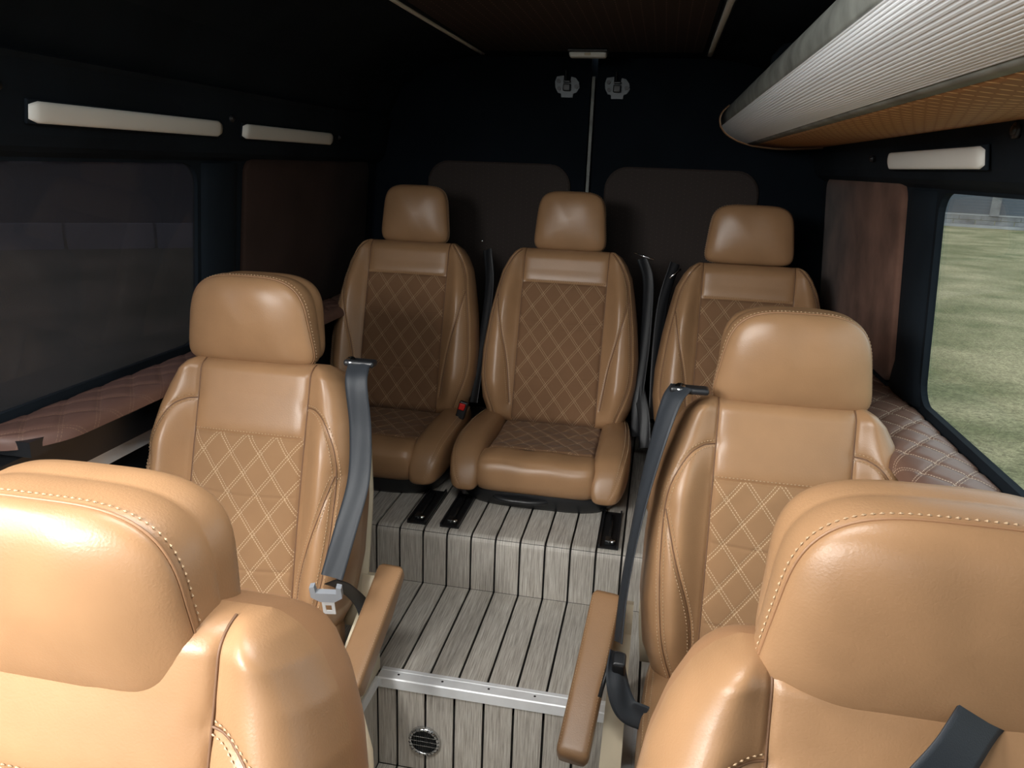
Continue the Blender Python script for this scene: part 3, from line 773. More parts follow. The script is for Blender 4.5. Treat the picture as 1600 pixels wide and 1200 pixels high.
# ---------------------------------------------------------------- body shell
YF = -1.30
def wx(z):      # half width of the cabin side at height z
    return float(np.interp(z, [-.3, .0, .55, .66, 1.13, 1.20, 1.30, 1.42, 1.50, 1.535], [.90, .90, .895, .89, .852, .845, .80, .74, .62, .45]))
def wall_grid(sg, y0, y1, zs, name, m=M_fabric, parent=None, th=.02):
    mb = MB(); v = []
    for z in zs: v += [(sg * wx(z), y0, z), (sg * wx(z), y1, z), (sg * (wx(z) + th), y1, z), (sg * (wx(z) + th), y0, z)]
    mb.add(v, grid_faces(len(zs), 4, close_m=True) + [(0, 1, 2, 3), tuple(4 * (len(zs) - 1) + j for j in range(4))])
    return mb.build(name, m, parent)
def rrect(y0, y1, z0, z1, r, n=8):
    pts = []
    for cy_, cz_, a0 in ((y1 - r, z1 - r, 0), (y0 + r, z1 - r, 90), (y0 + r, z0 + r, 180), (y1 - r, z0 + r, 270)):
        for k in range(n): a = math.radians(a0 + 90 * k / (n - 1)); pts.append((cy_ + r * math.cos(a), cz_ + r * math.sin(a)))
    return pts
def frame_panel(sg, oy0, oy1, oz0, oz1, hole, name, m, th=.014, parent=None):
    """wall area with a rounded hole, following the wall slope"""
    c = ((hole[0][0] + hole[16][0]) / 2, (hole[0][1] + hole[16][1]) / 2); outer = []
    for (y, z) in hole:
        dy, dz = y - c[0], z - c[1]
        ty = ((oy1 if dy > 0 else oy0) - c[0]) / dy if abs(dy) > 1e-9 else 1e9; tz = ((oz1 if dz > 0 else oz0) - c[1]) / dz if abs(dz) > 1e-9 else 1e9
        t = min(ty, tz); outer.append((c[0] + dy * t, c[1] + dz * t))
    # snap nearest to corners
    for cy_, cz_ in ((oy0, oz0), (oy0, oz1), (oy1, oz0), (oy1, oz1)):
        k = min(range(len(outer)), key=lambda i: (outer[i][0] - cy_) ** 2 + (outer[i][1] - cz_) ** 2); outer[k] = (cy_, cz_)
    n = len(hole); v = []
    for ring_, off in ((outer, 0), (hole, 0.0), (hole, th), (outer, th)):
        for (y, z) in ring_: v.append((sg * (wx(z) + off), y, z))
    f = grid_faces(4, n, close_m=True, close_n=True)
    return mk(name, v, f, m, parent, False)
ZB, ZT = .665, 1.146
holes = {}
walls = {}
for sg, side in ((-1, 'left'), (1, 'right')):
    wl_ = wall_grid(sg, -.25 if sg < 0 else YF, YEND, [-.30, 0, .3, .55, ZB], 'wall_' + side); tag(wl_, kind='structure'); walls[sg] = wl_
    wall_grid(sg, 1.95, YEND, [ZB, .8, 1.0, ZT], 'rear_quarter', parent=wl_)
    hole = rrect(.36, 1.775, ZB + .004, 1.124, .05); holes[sg] = hole
    frame_panel(sg, .25, 1.95, ZB, ZT, hole, 'window_surround', M_fabric, parent=wl_)
    if sg > 0: wall_grid(sg, YF, .25, [ZB, .9, ZT], 'front_quarter', parent=wl_)
    wall_grid(sg, YF if sg > 0 else .25, YEND, [1.29, 1.36, 1.42, 1.47, 1.50, 1.52, 1.535], 'upper_side', parent=wl_)
    # moulded trim band above the windows
    mb = MB(); sec = [(.852, 1.131), (.835, 1.140), (.822, 1.150), (.812, 1.17), (.800, 1.22), (.792, 1.265), (.785, 1.29), (.775, 1.30), (.80, 1.31), (.87, 1.31), (.87, 1.131)]
    v = [(sg * a, yy, z) for yy in (-.2, 3.0) for a, z in sec]
    mb.add(v, grid_faces(2, len(sec), close_m=True) + [tuple(range(len(sec))), tuple(len(sec) + j for j in range(len(sec)))])
    mb.build('side_band', M_fabric, wl_)
    # window glass
    gv = [(sg * (wx(z) + .009), y, z) for y, z in hole] + [(sg * (wx(z) + .013), y, z) for y, z in hole]; n = len(hole)
    wn = mk('window_1' if sg < 0 else 'window_2', gv, [tuple(range(n)), tuple(range(2 * n - 1, n - 1, -1))], M_tint if sg < 0 else M_glass, None, False)
    tag(wn, 'dark tinted side window pane on the left' if sg < 0 else 'clear side window pane on the right', kind='structure')
# ceiling
mb = MB(); mb.box(-.47, .47, YF, YEND, 1.535, 1.56); ce = tag(mb.build('ceiling', M_fabric), kind='structure')
# rear doors
for sg, nm in ((-1, 'door_1'), (1, 'door_2')):
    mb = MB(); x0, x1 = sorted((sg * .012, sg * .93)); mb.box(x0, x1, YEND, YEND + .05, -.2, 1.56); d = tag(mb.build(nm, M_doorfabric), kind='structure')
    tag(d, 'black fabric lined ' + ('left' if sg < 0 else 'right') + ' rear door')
    # raised border around recessed upper part
    mb = MB(); x0, x1 = sorted((sg * .065, sg * .63))
    pts = rrect(x0, x1, .35, 1.155, .085); n = len(pts)
    v = [(a, YEND - .002, z) for a, z in pts] + [(a, YEND - .012, z) for a, z in pts] + [(a + (.006 if a < (x0 + x1) / 2 else -.006), YEND - .016, z - (.006 if z > .8 else -.006)) for a, z in pts]
    f = grid_faces(3, n, close_m=True) + [tuple(2 * n + j for j in range(n))]
    mk('suede_panel', v, f, M_doorpanel, d, False, [(p[0], p[2]) for p in v])
mb = MB(); mb.box(-.0055, .0055, YEND - .012, YEND + .04, .3, 1.468); tag(mb.build('trim_4', M_greystrip), 'thin grey seal strip between the two rear doors', kind='structure')
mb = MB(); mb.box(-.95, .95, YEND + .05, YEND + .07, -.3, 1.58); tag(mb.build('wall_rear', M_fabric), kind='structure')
# front bulkhead frame behind the camera (windscreen opening narrowed to cut the daylight)
mb = MB(); mb.box(-.92, .92, YF - .03, YF, -.3, .98); mb.box(-.92, -.80, YF - .03, YF, .98, 1.56); mb.box(.80, .92, YF - .03, YF, .98, 1.56); mb.box(-.92, .92, YF - .03, YF, 1.48, 1.56)
tag(mb.build('wall_front', M_fabric), kind='structure')

# door latches
def latch(x, z, label):
    t = empty('door_latch', (x, YEND - .002, z), label, 'latch', 'latches at the top of the rear doors')
    mb = MB()
    prof = [(-.040, .030), (-.046, .012), (-.044, -.008), (-.034, -.026), (-.022, -.028), (-.020, -.042), (.022, -.042), (.024, -.028), (.036, -.024), (.046, -.008), (.042, .012), (.030, .026), (.014, .030), (.010, .008), (-.012, .008), (-.014, .034)]
    n = len(prof); v = [(a, 0, b) for a, b in prof] + [(a, -.006, b) for a, b in prof]
    mb.add(v, grid_faces(2, n, close_m=True)); mb.f += [tuple(range(n, 2 * n))]; mb.build('plate', M_steel, t)
    rbox('bolt_housing', .028, .022, .026, .004, M_black, t, (0, -.014, -.008))
    rbox('catch', .026, .02, .008, .003, M_steel, t, (0, -.018, .012))
    for px, pz in ((-.033, .014), (-.030, -.012), (.034, -.004)):
        mb = MB(); mb.disc((px, -.008, pz), (0, 1, 0), .0075, .006, 14); mb.build('screw', M_black, t)
    mb = MB(); mb.tube([(-.006, -.01, .02), (-.006, -.012, .05)], .003, 8); mb.build('rod', M_steel, t)
latch(-.097, 1.437, 'black metal latch at the top of the left rear door')
latch(.088, 1.435, 'black metal latch at the top of the right rear door')

# ceiling panel, light strips, dome lamp
mb = MB(); mb.box(-.375, .375, -.6, 2.80, 1.527, 1.5345)
p_ = mb.build('ceiling_panel', M_roofpanel); tag(p_, 'dark brown leather roof panel with rows of tiny pale stitches', 'panel')
for sg, lb in ((-1, 'left'), (1, 'right')):
    t = empty('ceiling_light_strip', (sg * .40, 1.2, 1.532), 'long thin silver light strip along the %s edge of the roof panel' % lb, 'light', 'light strips along the roof panel')
    mb = MB()
    ys = np.linspace(-.6, 2.85, 30)
    v = []
    for yv in ys:
        cx = (.012 if sg < 0 else 0) * (1 * float(ss(1.9, 2.95, yv)))
        for a, z in ((-.016, .002), (-.012, -.008), (.012, -.008), (.016, .002)): v.append((cx + a, yv - 1.2, z))
    mb.add(v, grid_faces(len(ys), 4, close_m=True)); mb.f += [(3, 2, 1, 0), tuple(4 * (len(ys) - 1) + j for j in range(4))]
    mb.build('channel', M_black, t)
    mb = MB(); v = []
    for yv in ys:
        cx = (.012 if sg < 0 else 0) * (1 * float(ss(1.9, 2.95, yv)))
        for a, z in ((-.009, -.008), (-.006, -.0115), (.006, -.0115), (.009, -.008)): v.append((cx + a, yv - 1.2, z))
    mb.add(v, grid_faces(len(ys), 4, close_m=True)); mb.f += [(3, 2, 1, 0), tuple(4 * (len(ys) - 1) + j for j in range(4))]
    mb.build('diffuser', M_lens, t, True)
t = empty('dome_lamp', (.0, 2.74, 1.527), 'small white oblong lamp on the roof above the rear doors', 'lamp')
rbox('lamp_base', .135, .05, .012, .005, M_black, t, (0, 0, -.006)); rbox('diffuser', .125, .040, .022, .009, M_lens, t, (0, 0, -.017))
rbox('switch', .02, .006, .008, .002, M_cream, t, (.0, -.022, -.018))

# side lamps
def side_lamp(sg, y0, y1, z, label):
    xw = .800; t = empty('side_lamp', (sg * xw, (y0 + y1) / 2, z), label, 'lamp', 'white strip lamps above the side windows')
    t.rotation_euler = (0, 0, 0); L = y1 - y0
    b_ = rbox('bezel', .006, L + .006, .042, .002, M_fabric, t, (sg * .000, 0, 0), (0, -sg * math.radians(9) , 0))
    n = 12; v = []; m_ = 16
    ys = np.linspace(-L / 2, L / 2, m_ * 2)
    for yv in ys:
        k = 1 - max(0, (abs(yv) - (L / 2 - .008)) / .008) ** 2 * .35
        for j in range(n):
            a = -PI / 2 + PI * j / (n - 1); v.append((-sg * (.004 + .008 * math.cos(a) ** .6 if abs(math.cos(a)) > 1e-6 else .004) * k, yv, .0185 * math.sin(a) * k))
    mk('diffuser', v, grid_faces(len(ys), n) + [tuple(range(n)), tuple((len(ys) - 1) * n + j for j in range(n))], M_lens, t, True, rot=(0, -sg * math.radians(9), 0))
side_lamp(-1, 1.20, 1.80, 1.208, 'long white lamp above the dark left window')
side_lamp(-1, 1.90, 2.46, 1.208, 'shorter white lamp above the brown suede panel on the left wall')
side_lamp(1, 1.42, 1.98, 1.188, 'white lamp on the right wall under the luggage rack')
def button(sg, y, z, label, r=.009):
    t = MB(); t.disc((0, 0, 0), (1, 0, 0), r, .008, 18); t.disc((-sg * .003, 0, 0), (1, 0, 0), r * .6, .008, 18)
    tag(t.build('trim_clip', M_black, None, True, loc=(sg * .797, y, z)), label, 'clip')
button(-1, 1.14, 1.245, 'round black trim clip before the long left lamp')
button(-1, 1.85, 1.235, 'round black trim clip between the two left lamps')
button(-1, 2.52, 1.215, 'round black trim clip behind the shorter left lamp')
button(1, 1.32, 1.225, 'round black trim clip nearest the window end of the right wall lamp', .012)
button(1, 2.14, 1.195, 'small round black clip behind the right wall lamp', .007)

# suede panels on the rear quarters
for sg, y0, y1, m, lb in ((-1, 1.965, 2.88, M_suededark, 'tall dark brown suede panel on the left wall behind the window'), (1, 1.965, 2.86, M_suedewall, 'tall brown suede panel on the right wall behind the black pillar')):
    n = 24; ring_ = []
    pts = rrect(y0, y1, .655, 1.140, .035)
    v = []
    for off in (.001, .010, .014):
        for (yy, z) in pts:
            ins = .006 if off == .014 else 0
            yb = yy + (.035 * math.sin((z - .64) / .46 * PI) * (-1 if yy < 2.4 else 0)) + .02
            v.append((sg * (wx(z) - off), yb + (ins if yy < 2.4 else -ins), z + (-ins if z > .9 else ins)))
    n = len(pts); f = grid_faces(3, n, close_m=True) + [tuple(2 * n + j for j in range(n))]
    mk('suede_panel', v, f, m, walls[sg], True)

# window ledges with quilted cushions
def ledge(sg, y0, y1, xin, m, label, z=.652, edge_m=None):
    nx, ny = 24, int((y1 - y0) / .006); t = empty('quilted_ledge', (sg * .82, (y0 + y1) / 2, z), label, 'ledge')
    ys = np.linspace(y0, y1, ny); G = np.zeros((ny, nx, 3)); UV = np.zeros((ny, nx, 2))
    for j in range(nx):
        q = j / (nx - 1)       # 0 at the wall, 1 hanging edge
        tq = np.clip((ys - y0) / .13, 0, 1); taper = np.sqrt(1 - (1 - tq) ** 2); w_ = (.885 - xin) * (.12 + .88 * taper)
        if q < .8: x = .885 - w_ * q / .8; zz = 0 * ys + .010 * math.sin(min(1, q / .8) * PI) ** .5
        else:
            a = (q - .8) / .2 * PI / 2; x = .885 - w_ - .012 * math.sin(a); zz = 0 * ys - .022 * (1 - math.cos(a)) - .0
        G[:, j, 0] = sg * x; G[:, j, 1] = ys; G[:, j, 2] = z + zz
        u_ = (w_ * min(q, .8) / .8 + max(0, q - .8) * .1); UV[:, j, 0] = u_; UV[:, j, 1] = ys
    A = UV[..., 0] / .075 + UV[..., 1] / .10; B = UV[..., 0] / .075 - UV[..., 1] / .10; perp = .06
    for p in (A, B):
        fa = abs((p + .5) % 1 - .5) * perp; G[..., 2] -= .0038 * np.exp(-(fa / .005) ** 2) * np.clip((.82 - np.arange(nx) / (nx - 1)) / .15, 0, 1)[None, :]
    G[..., 0] -= sg * .82; G[..., 1] -= (y0 + y1) / 2; G[..., 2] -= z
    mk('cushion', G.reshape(-1, 3), grid_faces(ny, nx), m, t, True, UV.reshape(-1, 2))
    mb = MB(); mb.box(min(sg * (xin + .012), sg * .885), max(sg * (xin + .012), sg * .885), y0 + .02, y1, z - .035, z - .006)
    mb.v = [(a - sg * .82, b - (y0 + y1) / 2, c - z) for a, b, c in mb.v]; mb.build('board', M_black, t)
    return t
ledge(-1, 1.06, 2.95, .765, M_ledge_l, 'dark brown quilted ledge cushion under the tinted left window')
ledge(1, .55, 1.94, .755, M_ledge, 'brown quilted ledge cushion with pale stitching under the clear right window')
ledge(1, 1.965, 2.95, .775, M_ledge, 'short brown quilted ledge cushion behind the black pillar on the right', z=.640)
# black pillars between window and suede panel
for sg, lb in ((1, 'black fabric covered pillar behind the clear right window'), (-1, 'black fabric covered pillar behind the tinted left window')):
    mb = MB(); n = 10; v = []; zs = np.linspace(.66, 1.125, 14)
    for z in zs:
        k = 1 + .35 * float(ss(.74, .66, z))
        for j in range(n):
            a = PI * j / (n - 1); v.append((sg * (wx(z) - .022 * math.sin(a) * k + .004), 1.872 + .085 * math.cos(a) * k, z))
    mb.add(v, grid_faces(len(zs), n)); mb.f += [tuple(range(n)), tuple((len(zs) - 1) * n + j for j in range(n))]
    mb.build('pillar', M_fabric, walls[sg], True)
# left wall lower trim
mb = MB(); mb.box(-.885, -.805, .95, 2.0, .545, .612)
tag(mb.build('wall_trim_box', M_black), 'black trim box below the quilted ledge on the left wall', 'trim')
mb = MB(); mb.box(-.862, -.842, 1.15, 2.1, .495, .525)
tag(mb.build('silver_rail', M_alu), 'silver rail low on the left wall below the ledge', 'rail')
t = empty('grab_handle', (-.815, .97, .575), 'black curved grab handle at the near end of the left ledge', 'handle')
mb = MB(); mb.tube(spline([(-.05, .22, -.05), (-.02, .19, -.022), (.0, .08, -.018), (-.01, -.03, -.020), (-.03, -.10, -.04)], 24), .010, 10); mb.build('grip', M_black, t, True)
mb = MB(); mb.box(-.075, -.03, -.12, .24, -.06, -.01); mb.build('mount', M_black, t)

# overhead luggage rack
rk = empty('luggage_rack', (.60, 1.2, 1.25), 'overhead luggage rack with white ribbed front and orange stitched underside on the right', 'rack')
RY0, RY1 = -.55, 2.80
def rk_strip(name, prof, m, th=.004, smooth=True, uvs=False):
    prof = np.array(prof, float); n = len(prof)
    d = np.gradient(prof, axis=0); d /= np.linalg.norm(d, axis=1)[:, None]; nn = np.stack([-d[:, 1], d[:, 0]], 1)
    s_ = np.r_[0, np.cumsum(np.linalg.norm(np.diff(prof, axis=0), axis=1))]
    ys = np.linspace(RY0, RY1, 12); v = []; uv = []
    for yv in ys:
        for (x, z), q in zip(prof, s_): v.append((x - .60, yv - 1.2, z - 1.25)); uv.append((q, yv))
    for yv in ys:
        for (x, z), q, w_ in zip(prof, s_, nn): v.append((x + w_[0] * th - .60, yv - 1.2, z + w_[1] * th - 1.25)); uv.append((q, yv))
    ny = len(ys); f = grid_faces(ny, n) + [tuple(reversed(q)) for q in grid_faces(ny, n, off=ny * n)]
    o2 = ny * n
    for i in range(ny - 1): f += [(i * n, (i + 1) * n, o2 + (i + 1) * n, o2 + i * n), (i * n + n - 1, o2 + i * n + n - 1, o2 + (i + 1) * n + n - 1, (i + 1) * n + n - 1)]
    for j in range(n - 1): f += [(j, o2 + j, o2 + j + 1, j + 1), ((ny - 1) * n + j, (ny - 1) * n + j + 1, o2 + (ny - 1) * n + j + 1, o2 + (ny - 1) * n + j)]
    return mk(name, v, f, m, rk, smooth, uv)
cx0, cz0 = CAMX, CAMZ
top_p = spline([(cx0 + .197, cz0 + .214), (cx0 + .178, cz0 + .195), (cx0 + .170, cz0 + .172), (cx0 + .175, cz0 + .149)], 12)
rk_strip('upper_edge_strip', top_p, M_greystrip)
wp = spline([(cx0 + .175, cz0 + .149), (cx0 + .190, cz0 + .130), (cx0 + .215, cz0 + .113), (cx0 + .240, cz0 + .102), (cx0 + .264, cz0 + .095)], 118)
d = np.gradient(wp, axis=0); d /= np.linalg.norm(d, axis=1)[:, None]; nn = np.stack([-d[:, 1], d[:, 0]], 1)
if nn[60][1] > 0: nn = -nn
k = np.arange(118); wp2 = wp + nn * (.0007 * (k % 5 < 3))[:, None]
rk_strip('ribbed_front', wp2, M_rib, smooth=False)
rk_strip('lower_edge_strip', [(cx0 + .264, cz0 + .096), (cx0 + .270, cz0 + .091), (cx0 + .284, cz0 + .089)], M_greystrip)
und = spline([(cx0 + .284, cz0 + .090), (cx0 + .36, cz0 + .083), (cx0 + .45, cz0 + .085), (cx0 + .535, cz0 + .092)], 14)
un_ = rk_strip('underside', und, M_rackleather)
l_ = un_.data.uv_layers[0].data
a_ = np.empty(len(l_) * 2, dtype=np.float32); l_.foreach_get('uv', a_); a_ = a_.reshape(-1, 2)[:, ::-1].copy(); l_.foreach_set('uv', a_.ravel())
rk_strip('rack_floor', [(cx0 + .20, cz0 + .215), (cx0 + .215, cz0 + .16), (cx0 + .26, cz0 + .12), (cx0 + .535, cz0 + .115)], M_fabric)
# end cap and orange piping
loop = np.vstack([top_p, wp[::8], [(cx0 + .284, cz0 + .090)], und]); n = len(loop)
v = [(a - .60, RY1 - 1.2 - .002, b - 1.25) for a, b in loop] + [(cx0 + .535 - .6, RY1 - 1.2 - .002, cz0 + .20 - 1.25)]
v2 = [(a, b + .012, c) for a, b, c in v]
mk('end_cap', v + v2, [tuple(range(n + 1)), tuple(range(2 * n + 1, n, -1))] + [(i, (i + 1) % (n + 1), n + 1 + (i + 1) % (n + 1), n + 1 + i) for i in range(n + 1)], M_fabric, rk, False)
mb = MB(); mb.tube([(a - .60, RY1 - 1.2 + .004, b - 1.25) for a, b in loop], .0055, 8); mb.build('end_piping', M_leather, rk, True)
mb = MB(); mb.tube([(-.055, 1.10, .12), (-.05, 1.10, .20), (-.03, 1.10, .225), (.10, 1.10, .24)], .010, 8); mb.tube([(-.055, 1.10, .12), (.16, 1.10, .06)], .006, 8)
mb.build('support_bracket', M_fabric, rk, True)

# ---------------------------------------------------------------- seats
seats = {}
seats['A'] = make_seat(True, -.200, .415, 0.030, 'nearest tan leather seat at the bottom left, its headrest cut by the frame edge', hoff=-.078, hx=-.032, hy=-.012, bscale=1.06)
seats['B'] = make_seat(True, -.548, 1.350, 0.0, 'tan leather seat by the tinted left window with black belt webbing hanging down its side', hx=-.030)
seats['C'] = make_seat(True, .558, 1.375, 0.0, 'tan leather seat in the middle of the right side beside the clear window', hx=.010, hoff=-.005)
seats['D'] = make_seat(True, .545, .500, 0.018, 'nearest tan leather seat at the bottom right with its headrest cut by the frame', hoff=-.034, hx=.008, hy=-.014)
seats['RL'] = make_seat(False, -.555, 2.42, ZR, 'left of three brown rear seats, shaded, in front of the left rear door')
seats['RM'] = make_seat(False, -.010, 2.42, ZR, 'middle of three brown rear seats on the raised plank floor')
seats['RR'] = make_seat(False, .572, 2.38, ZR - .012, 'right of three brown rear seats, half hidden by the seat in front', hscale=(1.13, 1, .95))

# armrests and side covers on the aisle side of B and C
def armrest(s, far, near, w_, sg, th=.052):
    far = Vector(far) - Vector(s.location); near = Vector(near) - Vector(s.location)
    d = near - far; L = d.length; t = d.normalized(); sx = Vector((1, 0, 0)); sx = (sx - t * sx.dot(t)).normalized(); n_ = sx.cross(t)
    if n_.z < 0: n_ = -n_
    m_ = 40; k = 44; P = []
    for i in range(k):
        q = i / (k - 1); e_ = min(1, min(q, 1 - q) / .05); e_ = .80 + .20 * math.sqrt(max(0, 1 - (1 - e_) ** 2))
        thick = th * (.55 + .45 * min(1, abs(q - .0) * 3)) if q < .33 else th
        for j in range(m_):
            a = 2 * PI * j / m_; ca, sa = math.cos(a), math.sin(a)
            px = w_ / 2 * math.copysign(abs(ca) ** .35, ca) * e_
            pz = -thick / 2 + thick / 2 * math.copysign(abs(sa) ** .42, sa) * e_
            P.append(far + t * (L * q) + sx * px + n_ * pz)
    f = grid_faces(k, m_, close_m=True) + [tuple(range(m_)), tuple((k - 1) * m_ + j for j in range(m_))]
    o = mk('armrest', [tuple(p) for p in P], f, M_leather, s, True)
    ls = []
    for sgn in (-1, 1):
        q = np.array([tuple(far + t * (L * u_) + sx * (sgn * w_ * .42) + n_ * (.0005)) for u_ in np.linspace(.04, .96, 30)]); ls.append((q, np.tile(np.array(n_), (30, 1))))
    st = stitch_mesh(ls, step=.0058, ln=.0038, r=.0007); tag(st.build('stitching', M_thread, o), kind='stuff')
    return o
armrest(seats['B'], (-.228, 1.415, .300), (-.240, 1.175, .165), .060, 1)
armrest(seats['C'], (.243, 1.430, .295), (.209, 1.150, .115), .062, -1)
def side_cover(s, x, sg):
    """cream plastic shell between back frame and floor on the aisle side"""
    pts = [(.10, .24), (.13, .23), (.14, .21), (.11, .18), (.06, .16), (-.02, .12), (-.18, .08), (-.30, .055), (-.33, .0), (.10, .0), (.09, .12), (.09, .20)]
    v = []
    for off in (0, 1):
        for i, (y_, z_) in enumerate(pts):
            v.append((x - s.location.x + sg * (.040 * off), y_, z_ + .004))
    n = len(pts); f = grid_faces(2, n, close_m=True) + [tuple(range(n)), tuple(range(2 * n - 1, n - 1, -1))]
    mk('side_cover', v, f, M_cream, s, False)
side_cover(seats['B'], -.310, 1); side_cover(seats['C'], .300, -1)

# ---- seat belts (each moves with its seat)
def guide(s, c, label=None, wdt=.066):
    g_ = Vector(c) - Vector(s.location); t_ = rbox('belt_guide', wdt, .030, .014, .006, M_black, s, g_)
    mb = MB(); mb.disc((g_[0] - .018, g_[1] - .004, g_[2] + .001), (0, -.5, 1), .010, .014, 16); mb.build('guide_bolt', M_chrome, s, True)
    return t_
sB = seats['B']
guide(sB, (-.298, 1.435, .745))
webbing('belt_webbing', [(-.296, 1.425, .748), (-.288, 1.385, .715), (-.277, 1.375, .62), (-.273, 1.35, .52), (-.283, 1.30, .43), (-.297, 1.262, .345)], .046, [(1, 0, 0), (1, .05, 0), (1, .15, 0), (1, .1, 0)], sB, sB.location, fold=.0016)
def tongue(s, p, tilt=0.):
    """buckle tongue: plastic head + chrome plate with slot"""
    l = Vector(p) - Vector(s.location)
    mb = MB(); pr = [(-.026, .022), (-.026, .0), (-.012, -.010), (.012, -.010), (.026, .0), (.026, .022), (.018, .024), (.017, .010), (-.017, .010), (-.018, .024)]
    n = len(pr); v = [(a, 0, b) for a, b in pr] + [(a, -.010, b) for a, b in pr]; mb.add(v, grid_faces(2, n, close_m=True) + [tuple(range(n)), tuple(range(2 * n - 1, n - 1, -1))])
    o = mb.build('buckle_tongue', M_graypl, s, loc=l, rot=(math.radians(18), 0, math.radians(tilt)))
    mb = MB(); hole_ = [(-.005, -.022), (.005, -.022), (.005, -.035), (-.005, -.035)]; outr = [(-.0105, -.008), (.0105, -.008), (.0105, -.043), (-.0105, -.043)]
    v = [(a, -.004, b) for a, b in outr] + [(a, -.004, b) for a, b in hole_] + [(a, -.006, b) for a, b in outr] + [(a, -.006, b) for a, b in hole_]
    f = []
    for i in range(4):
        j = (i + 1) % 4; f += [(i, j, 4 + j, 4 + i), (8 + i, 12 + i, 12 + j, 8 + j), (i, 8 + i, 8 + j, j), (4 + i, 4 + j, 12 + j, 12 + i)]
    mb.add(v, f); mb.build('latch_plate', M_plate, o); o.scale = (1.2, 1.2, 1.25)
tongue(sB, (-.300, 1.246, .318), 10)
webbing('belt_webbing', [(-.300, 1.262, .335), (-.285, 1.30, .30), (-.272, 1.36, .22), (-.27, 1.38, .12)], .030, [(1, .5, 0)], sB, sB.location)

sC = seats['C']
guide(sC, (.368, 1.455, .742), wdt=.075)
webbing('belt_webbing', [(.352, 1.45, .748), (.335, 1.425, .725), (.318, 1.40, .66), (.300, 1.385, .56), (.287, 1.36, .46), (.278, 1.33, .36), (.276, 1.285, .275)], .046, [(.9, -.5, 0), (.6, -.8, 0), (.35, -1, 0), (.30, -1, 0)], sC, sC.location, fold=.0012)
lc = Vector(sC.location)
rbox('belt_buckle', .026, .030, .055, .006, M_black, sC, Vector((.280, 1.255, .245)) - lc, (math.radians(25), 0, 0))
webbing('belt_webbing', [(.275, 1.275, .262), (.281, 1.235, .225), (.300, 1.215, .185), (.335, 1.215, .170)], .045, [(.5, 1, 0), (.6, .5, .4), (0, .5, 1)], sC, sC.location, fold=.003)
mb = MB(); mb.tube([tuple(Vector(p) - lc) for p in ((.266, 1.27, .265), (.256, 1.235, .225), (.250, 1.215, .200))], .004, 8); mb.build('release_lever', M_black, sC, True)

sD = seats['D']
webbing('belt_webbing', [(.70, .70, .75), (.63, .635, .745), (.585, .598, .728), (.555, .568, .700), (.525, .548, .668), (.48, .52, .60), (.42, .47, .49)], .044, [(.74, 0, -.67)], sD, sD.location)

# rear belts
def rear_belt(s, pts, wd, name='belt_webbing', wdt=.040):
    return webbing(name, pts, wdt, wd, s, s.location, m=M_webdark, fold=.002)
sM, sR, sL = seats['RM'], seats['RR'], seats['RL']
rear_belt(sM, [(.235, 2.62, .86), (.262, 2.60, .78), (.268, 2.52, .60), (.262, 2.43, .42), (.268, 2.40, .30)], [(1, -.6, 0)])
rear_belt(sM, [(.255, 2.46, .47), (.285, 2.40, .38), (.300, 2.36, .28)], [(1, -.3, .3)])
rear_belt(sR, [(.345, 2.62, .85), (.318, 2.58, .72), (.312, 2.5, .55), (.318, 2.42, .36)], [(.9, .6, 0)])
rear_belt(sL, [(-.300, 2.62, .86), (-.282, 2.58, .74), (-.282, 2.50, .56), (-.29, 2.42, .36)], [(.9, -.6, 0)])
def glint(s, p0, p1):  # chrome rod put in for the glint of a silver belt tongue
    mb = MB(); l = Vector(s.location); mb.tube([tuple(Vector(p0) - l), tuple(Vector(p1) - l)], .0035, 8); mb.build('tongue_glint', M_chrome, s, True)
glint(sM, (.208, 2.585, .880), (.275, 2.575, .862)); glint(sR, (.330, 2.57, .805), (.365, 2.59, .835)); glint(sL, (-.315, 2.58, .892), (-.307, 2.582, .893))
l = Vector(sM.location)
rbox('belt_buckle', .030, .020, .060, .005, M_black, sM, Vector((-.300, 2.30, .37)) - l, (math.radians(-8), math.radians(14), 0))
rbox('release_button', .020, .010, .022, .003, M_red, sM, Vector((-.2975, 2.287, .385)) - l, (math.radians(-8), math.radians(14), 0))

# seat rails with latches on the raised floor
def rail(x, y, label):
    t = empty('seat_rail', (x, y, ZR), label, 'rail', 'black seat rails on the raised floor')
    mb = MB(); mb.box(-.027, .027, -.085, .14, -.0005, .004); mb.build('plate', M_caulk, t)
    mb = MB(); mb.box(-.027, -.022, -.085, .14, .004, .012); mb.build('side_lip', M_black, t)
    mb = MB(); mb.box(.022, .027, -.085, .14, .004, .012); mb.build('side_lip', M_black, t)
    mb = MB(); mb.tube([(0, -.07, .010), (.002, .02, .014), (0, .10, .012)], .004, 8); mb.build('latch_rod', M_steel, t, True)
    rbox('latch', .018, .03, .014, .003, M_steel, t, (-.002, -.055, .010)); 
    mb = MB(); mb.disc((.010, -.064, .012), (0, 0, 1), .008, .010, 14); mb.build('bolt', M_chrome, t, True)
rail(.222, 1.945, 'black seat rail with metal latch at the right end of the raised floor edge')
rail(-.222, 1.955, 'black seat rail in front of the gap left of the middle rear seat')
rail(-.318, 1.955, 'black seat rail in shade in front of the left rear seat')

# ---------------------------------------------------------------- outside
GZ = -.75
mb = MB(); v = [(-60, -40, GZ), (60, -40, GZ), (60, 80, GZ), (-60, 80, GZ)]; mb.add(v, [(0, 1, 2, 3)])
tag(mb.build('grass_field', M_grass), 'patchy green and brown grass field seen through the right window', 'grass', kind='structure')
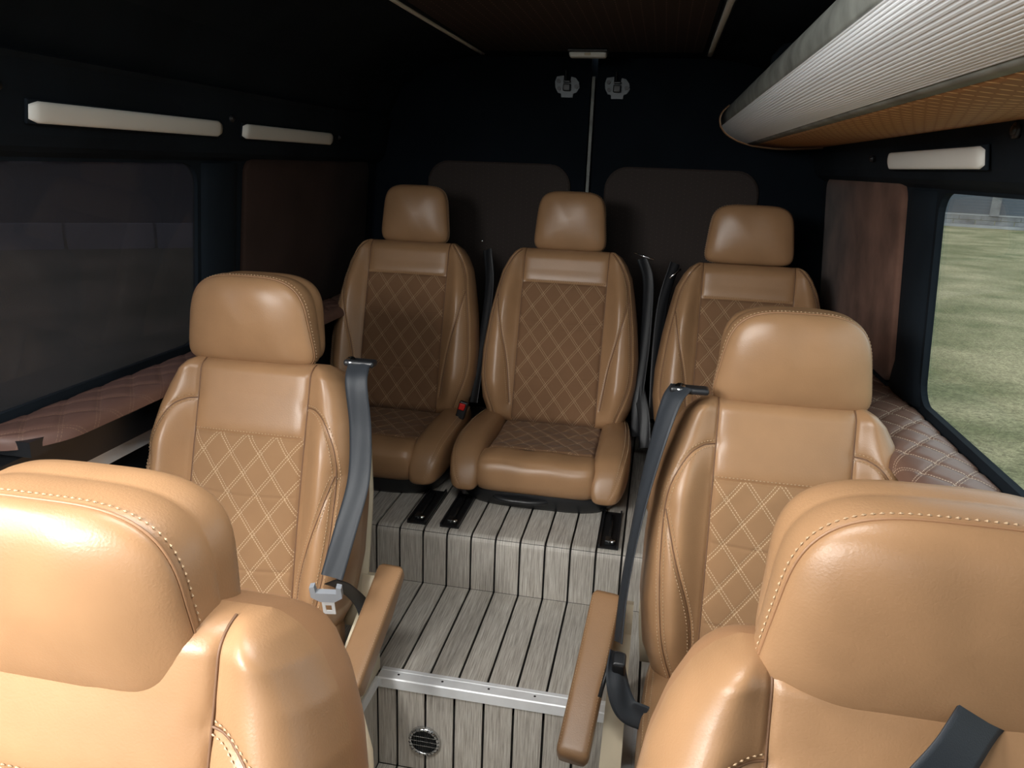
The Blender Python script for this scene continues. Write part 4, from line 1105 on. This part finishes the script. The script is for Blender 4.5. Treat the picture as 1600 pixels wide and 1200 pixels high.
# wall with fence, beyond the right window: runs across the line of sight
def basis(c, d): 
    c = Vector(c); d = Vector(d).normalized(); return c, d
c0 = Vector((13.6, 36.0, GZ)); dr = Vector((.935, -.355, 0)).normalized(); nr = Vector((-.355, -.935, 0)).normalized()
rz = math.atan2(dr.y, dr.x)
fw = empty('boundary_wall', c0, 'pale stone boundary wall at the far edge of the grass field', 'wall'); fw.rotation_euler = (0, 0, rz)
mb = MB(); mb.box(-14, 20, -.1, .2, 0, .12); mb.build('kerb', M_concrete, fw)
xx = -14.0; k = 0
while xx < 20:
    L_ = random.uniform(.35, .9)
    for row in range(2):
        mb = MB(); mb.box(xx + .012 + row * .2, xx + L_ - .012 + row * .2, random.uniform(-.03, .02), .25, .12 + row * .19 + .008, .12 + (row + 1) * .19 - .008); mb.build('stone', M_stone, fw)
    xx += L_
ff = empty('boundary_fence', c0 + Vector((0, 0, .5)), 'grey horizontal rail fence standing on the far stone wall', 'fence'); ff.rotation_euler = (0, 0, rz)
mb = MB(); mb.box(-14, 20, 0.0, .15, 0, .05); mb.build('cap_rail', M_concrete, ff)
for k in range(9):
    mb = MB(); mb.box(-14, 20, .05, .09, .12 + k * .125, .12 + k * .125 + .07); mb.build('rail', M_fencebar, ff)
for k in range(-3, 5):
    mb = MB(); mb.box(k * 4.2 + .25, k * 4.2 + .60, -.05, .22, 0, 1.25); mb.build('post', M_stone, ff)
M_farwall = mat('far_grey_render', (0.11, 0.12, 0.14), 0.9, var=0.3, vscale=.4)
tb = empty('distant_building', c0 + Vector((3, 9, 0)), 'grey building beyond the boundary fence', 'building'); tb.rotation_euler = (0, 0, rz)
mb = MB(); mb.box(-16, 16, 0, 6, 0, 4.5); mb.build('wall', M_farwall, tb)
mb = MB(); mb.box(-17, 17, -.6, 6.6, 4.5, 4.9); mb.build('roof', M_fencebar, tb)
# left side: low wall and dark building seen through the tinted glass
c1 = Vector((-11.0, 13.0, GZ)); dl = Vector((.80, .60, 0)); rl = math.atan2(.6, .8)
lw = empty('low_wall', c1, 'low pale wall seen through the tinted left window', 'wall'); lw.rotation_euler = (0, 0, rl)
for k in range(-5, 6):
    mb = MB(); mb.box(k * 1.6 + .03, k * 1.6 + 1.57, 0, .3, 0, .48); mb.build('block', M_concrete, lw)
db = empty('garage_building', c1 + Vector((-.6, .8, 0)) * 2.0, 'dark building with a louvred vent seen through the tinted left window', 'building'); db.rotation_euler = (0, 0, rl)
mb = MB(); mb.box(-12, 12, 0, 4, 0, 5.5); mb.build('wall', M_darkhouse, db)
mb = MB(); mb.box(3.9, 5.4, -.06, 0, 0, 4.0); mb.build('cladding', M_brickred, db)
for k in range(6):
    mb = MB(); mb.box(-.95, -.35, -.08, -.01, 1.55 + k * .14, 1.55 + k * .14 + .08); mb.build('louvre', M_concrete, db)
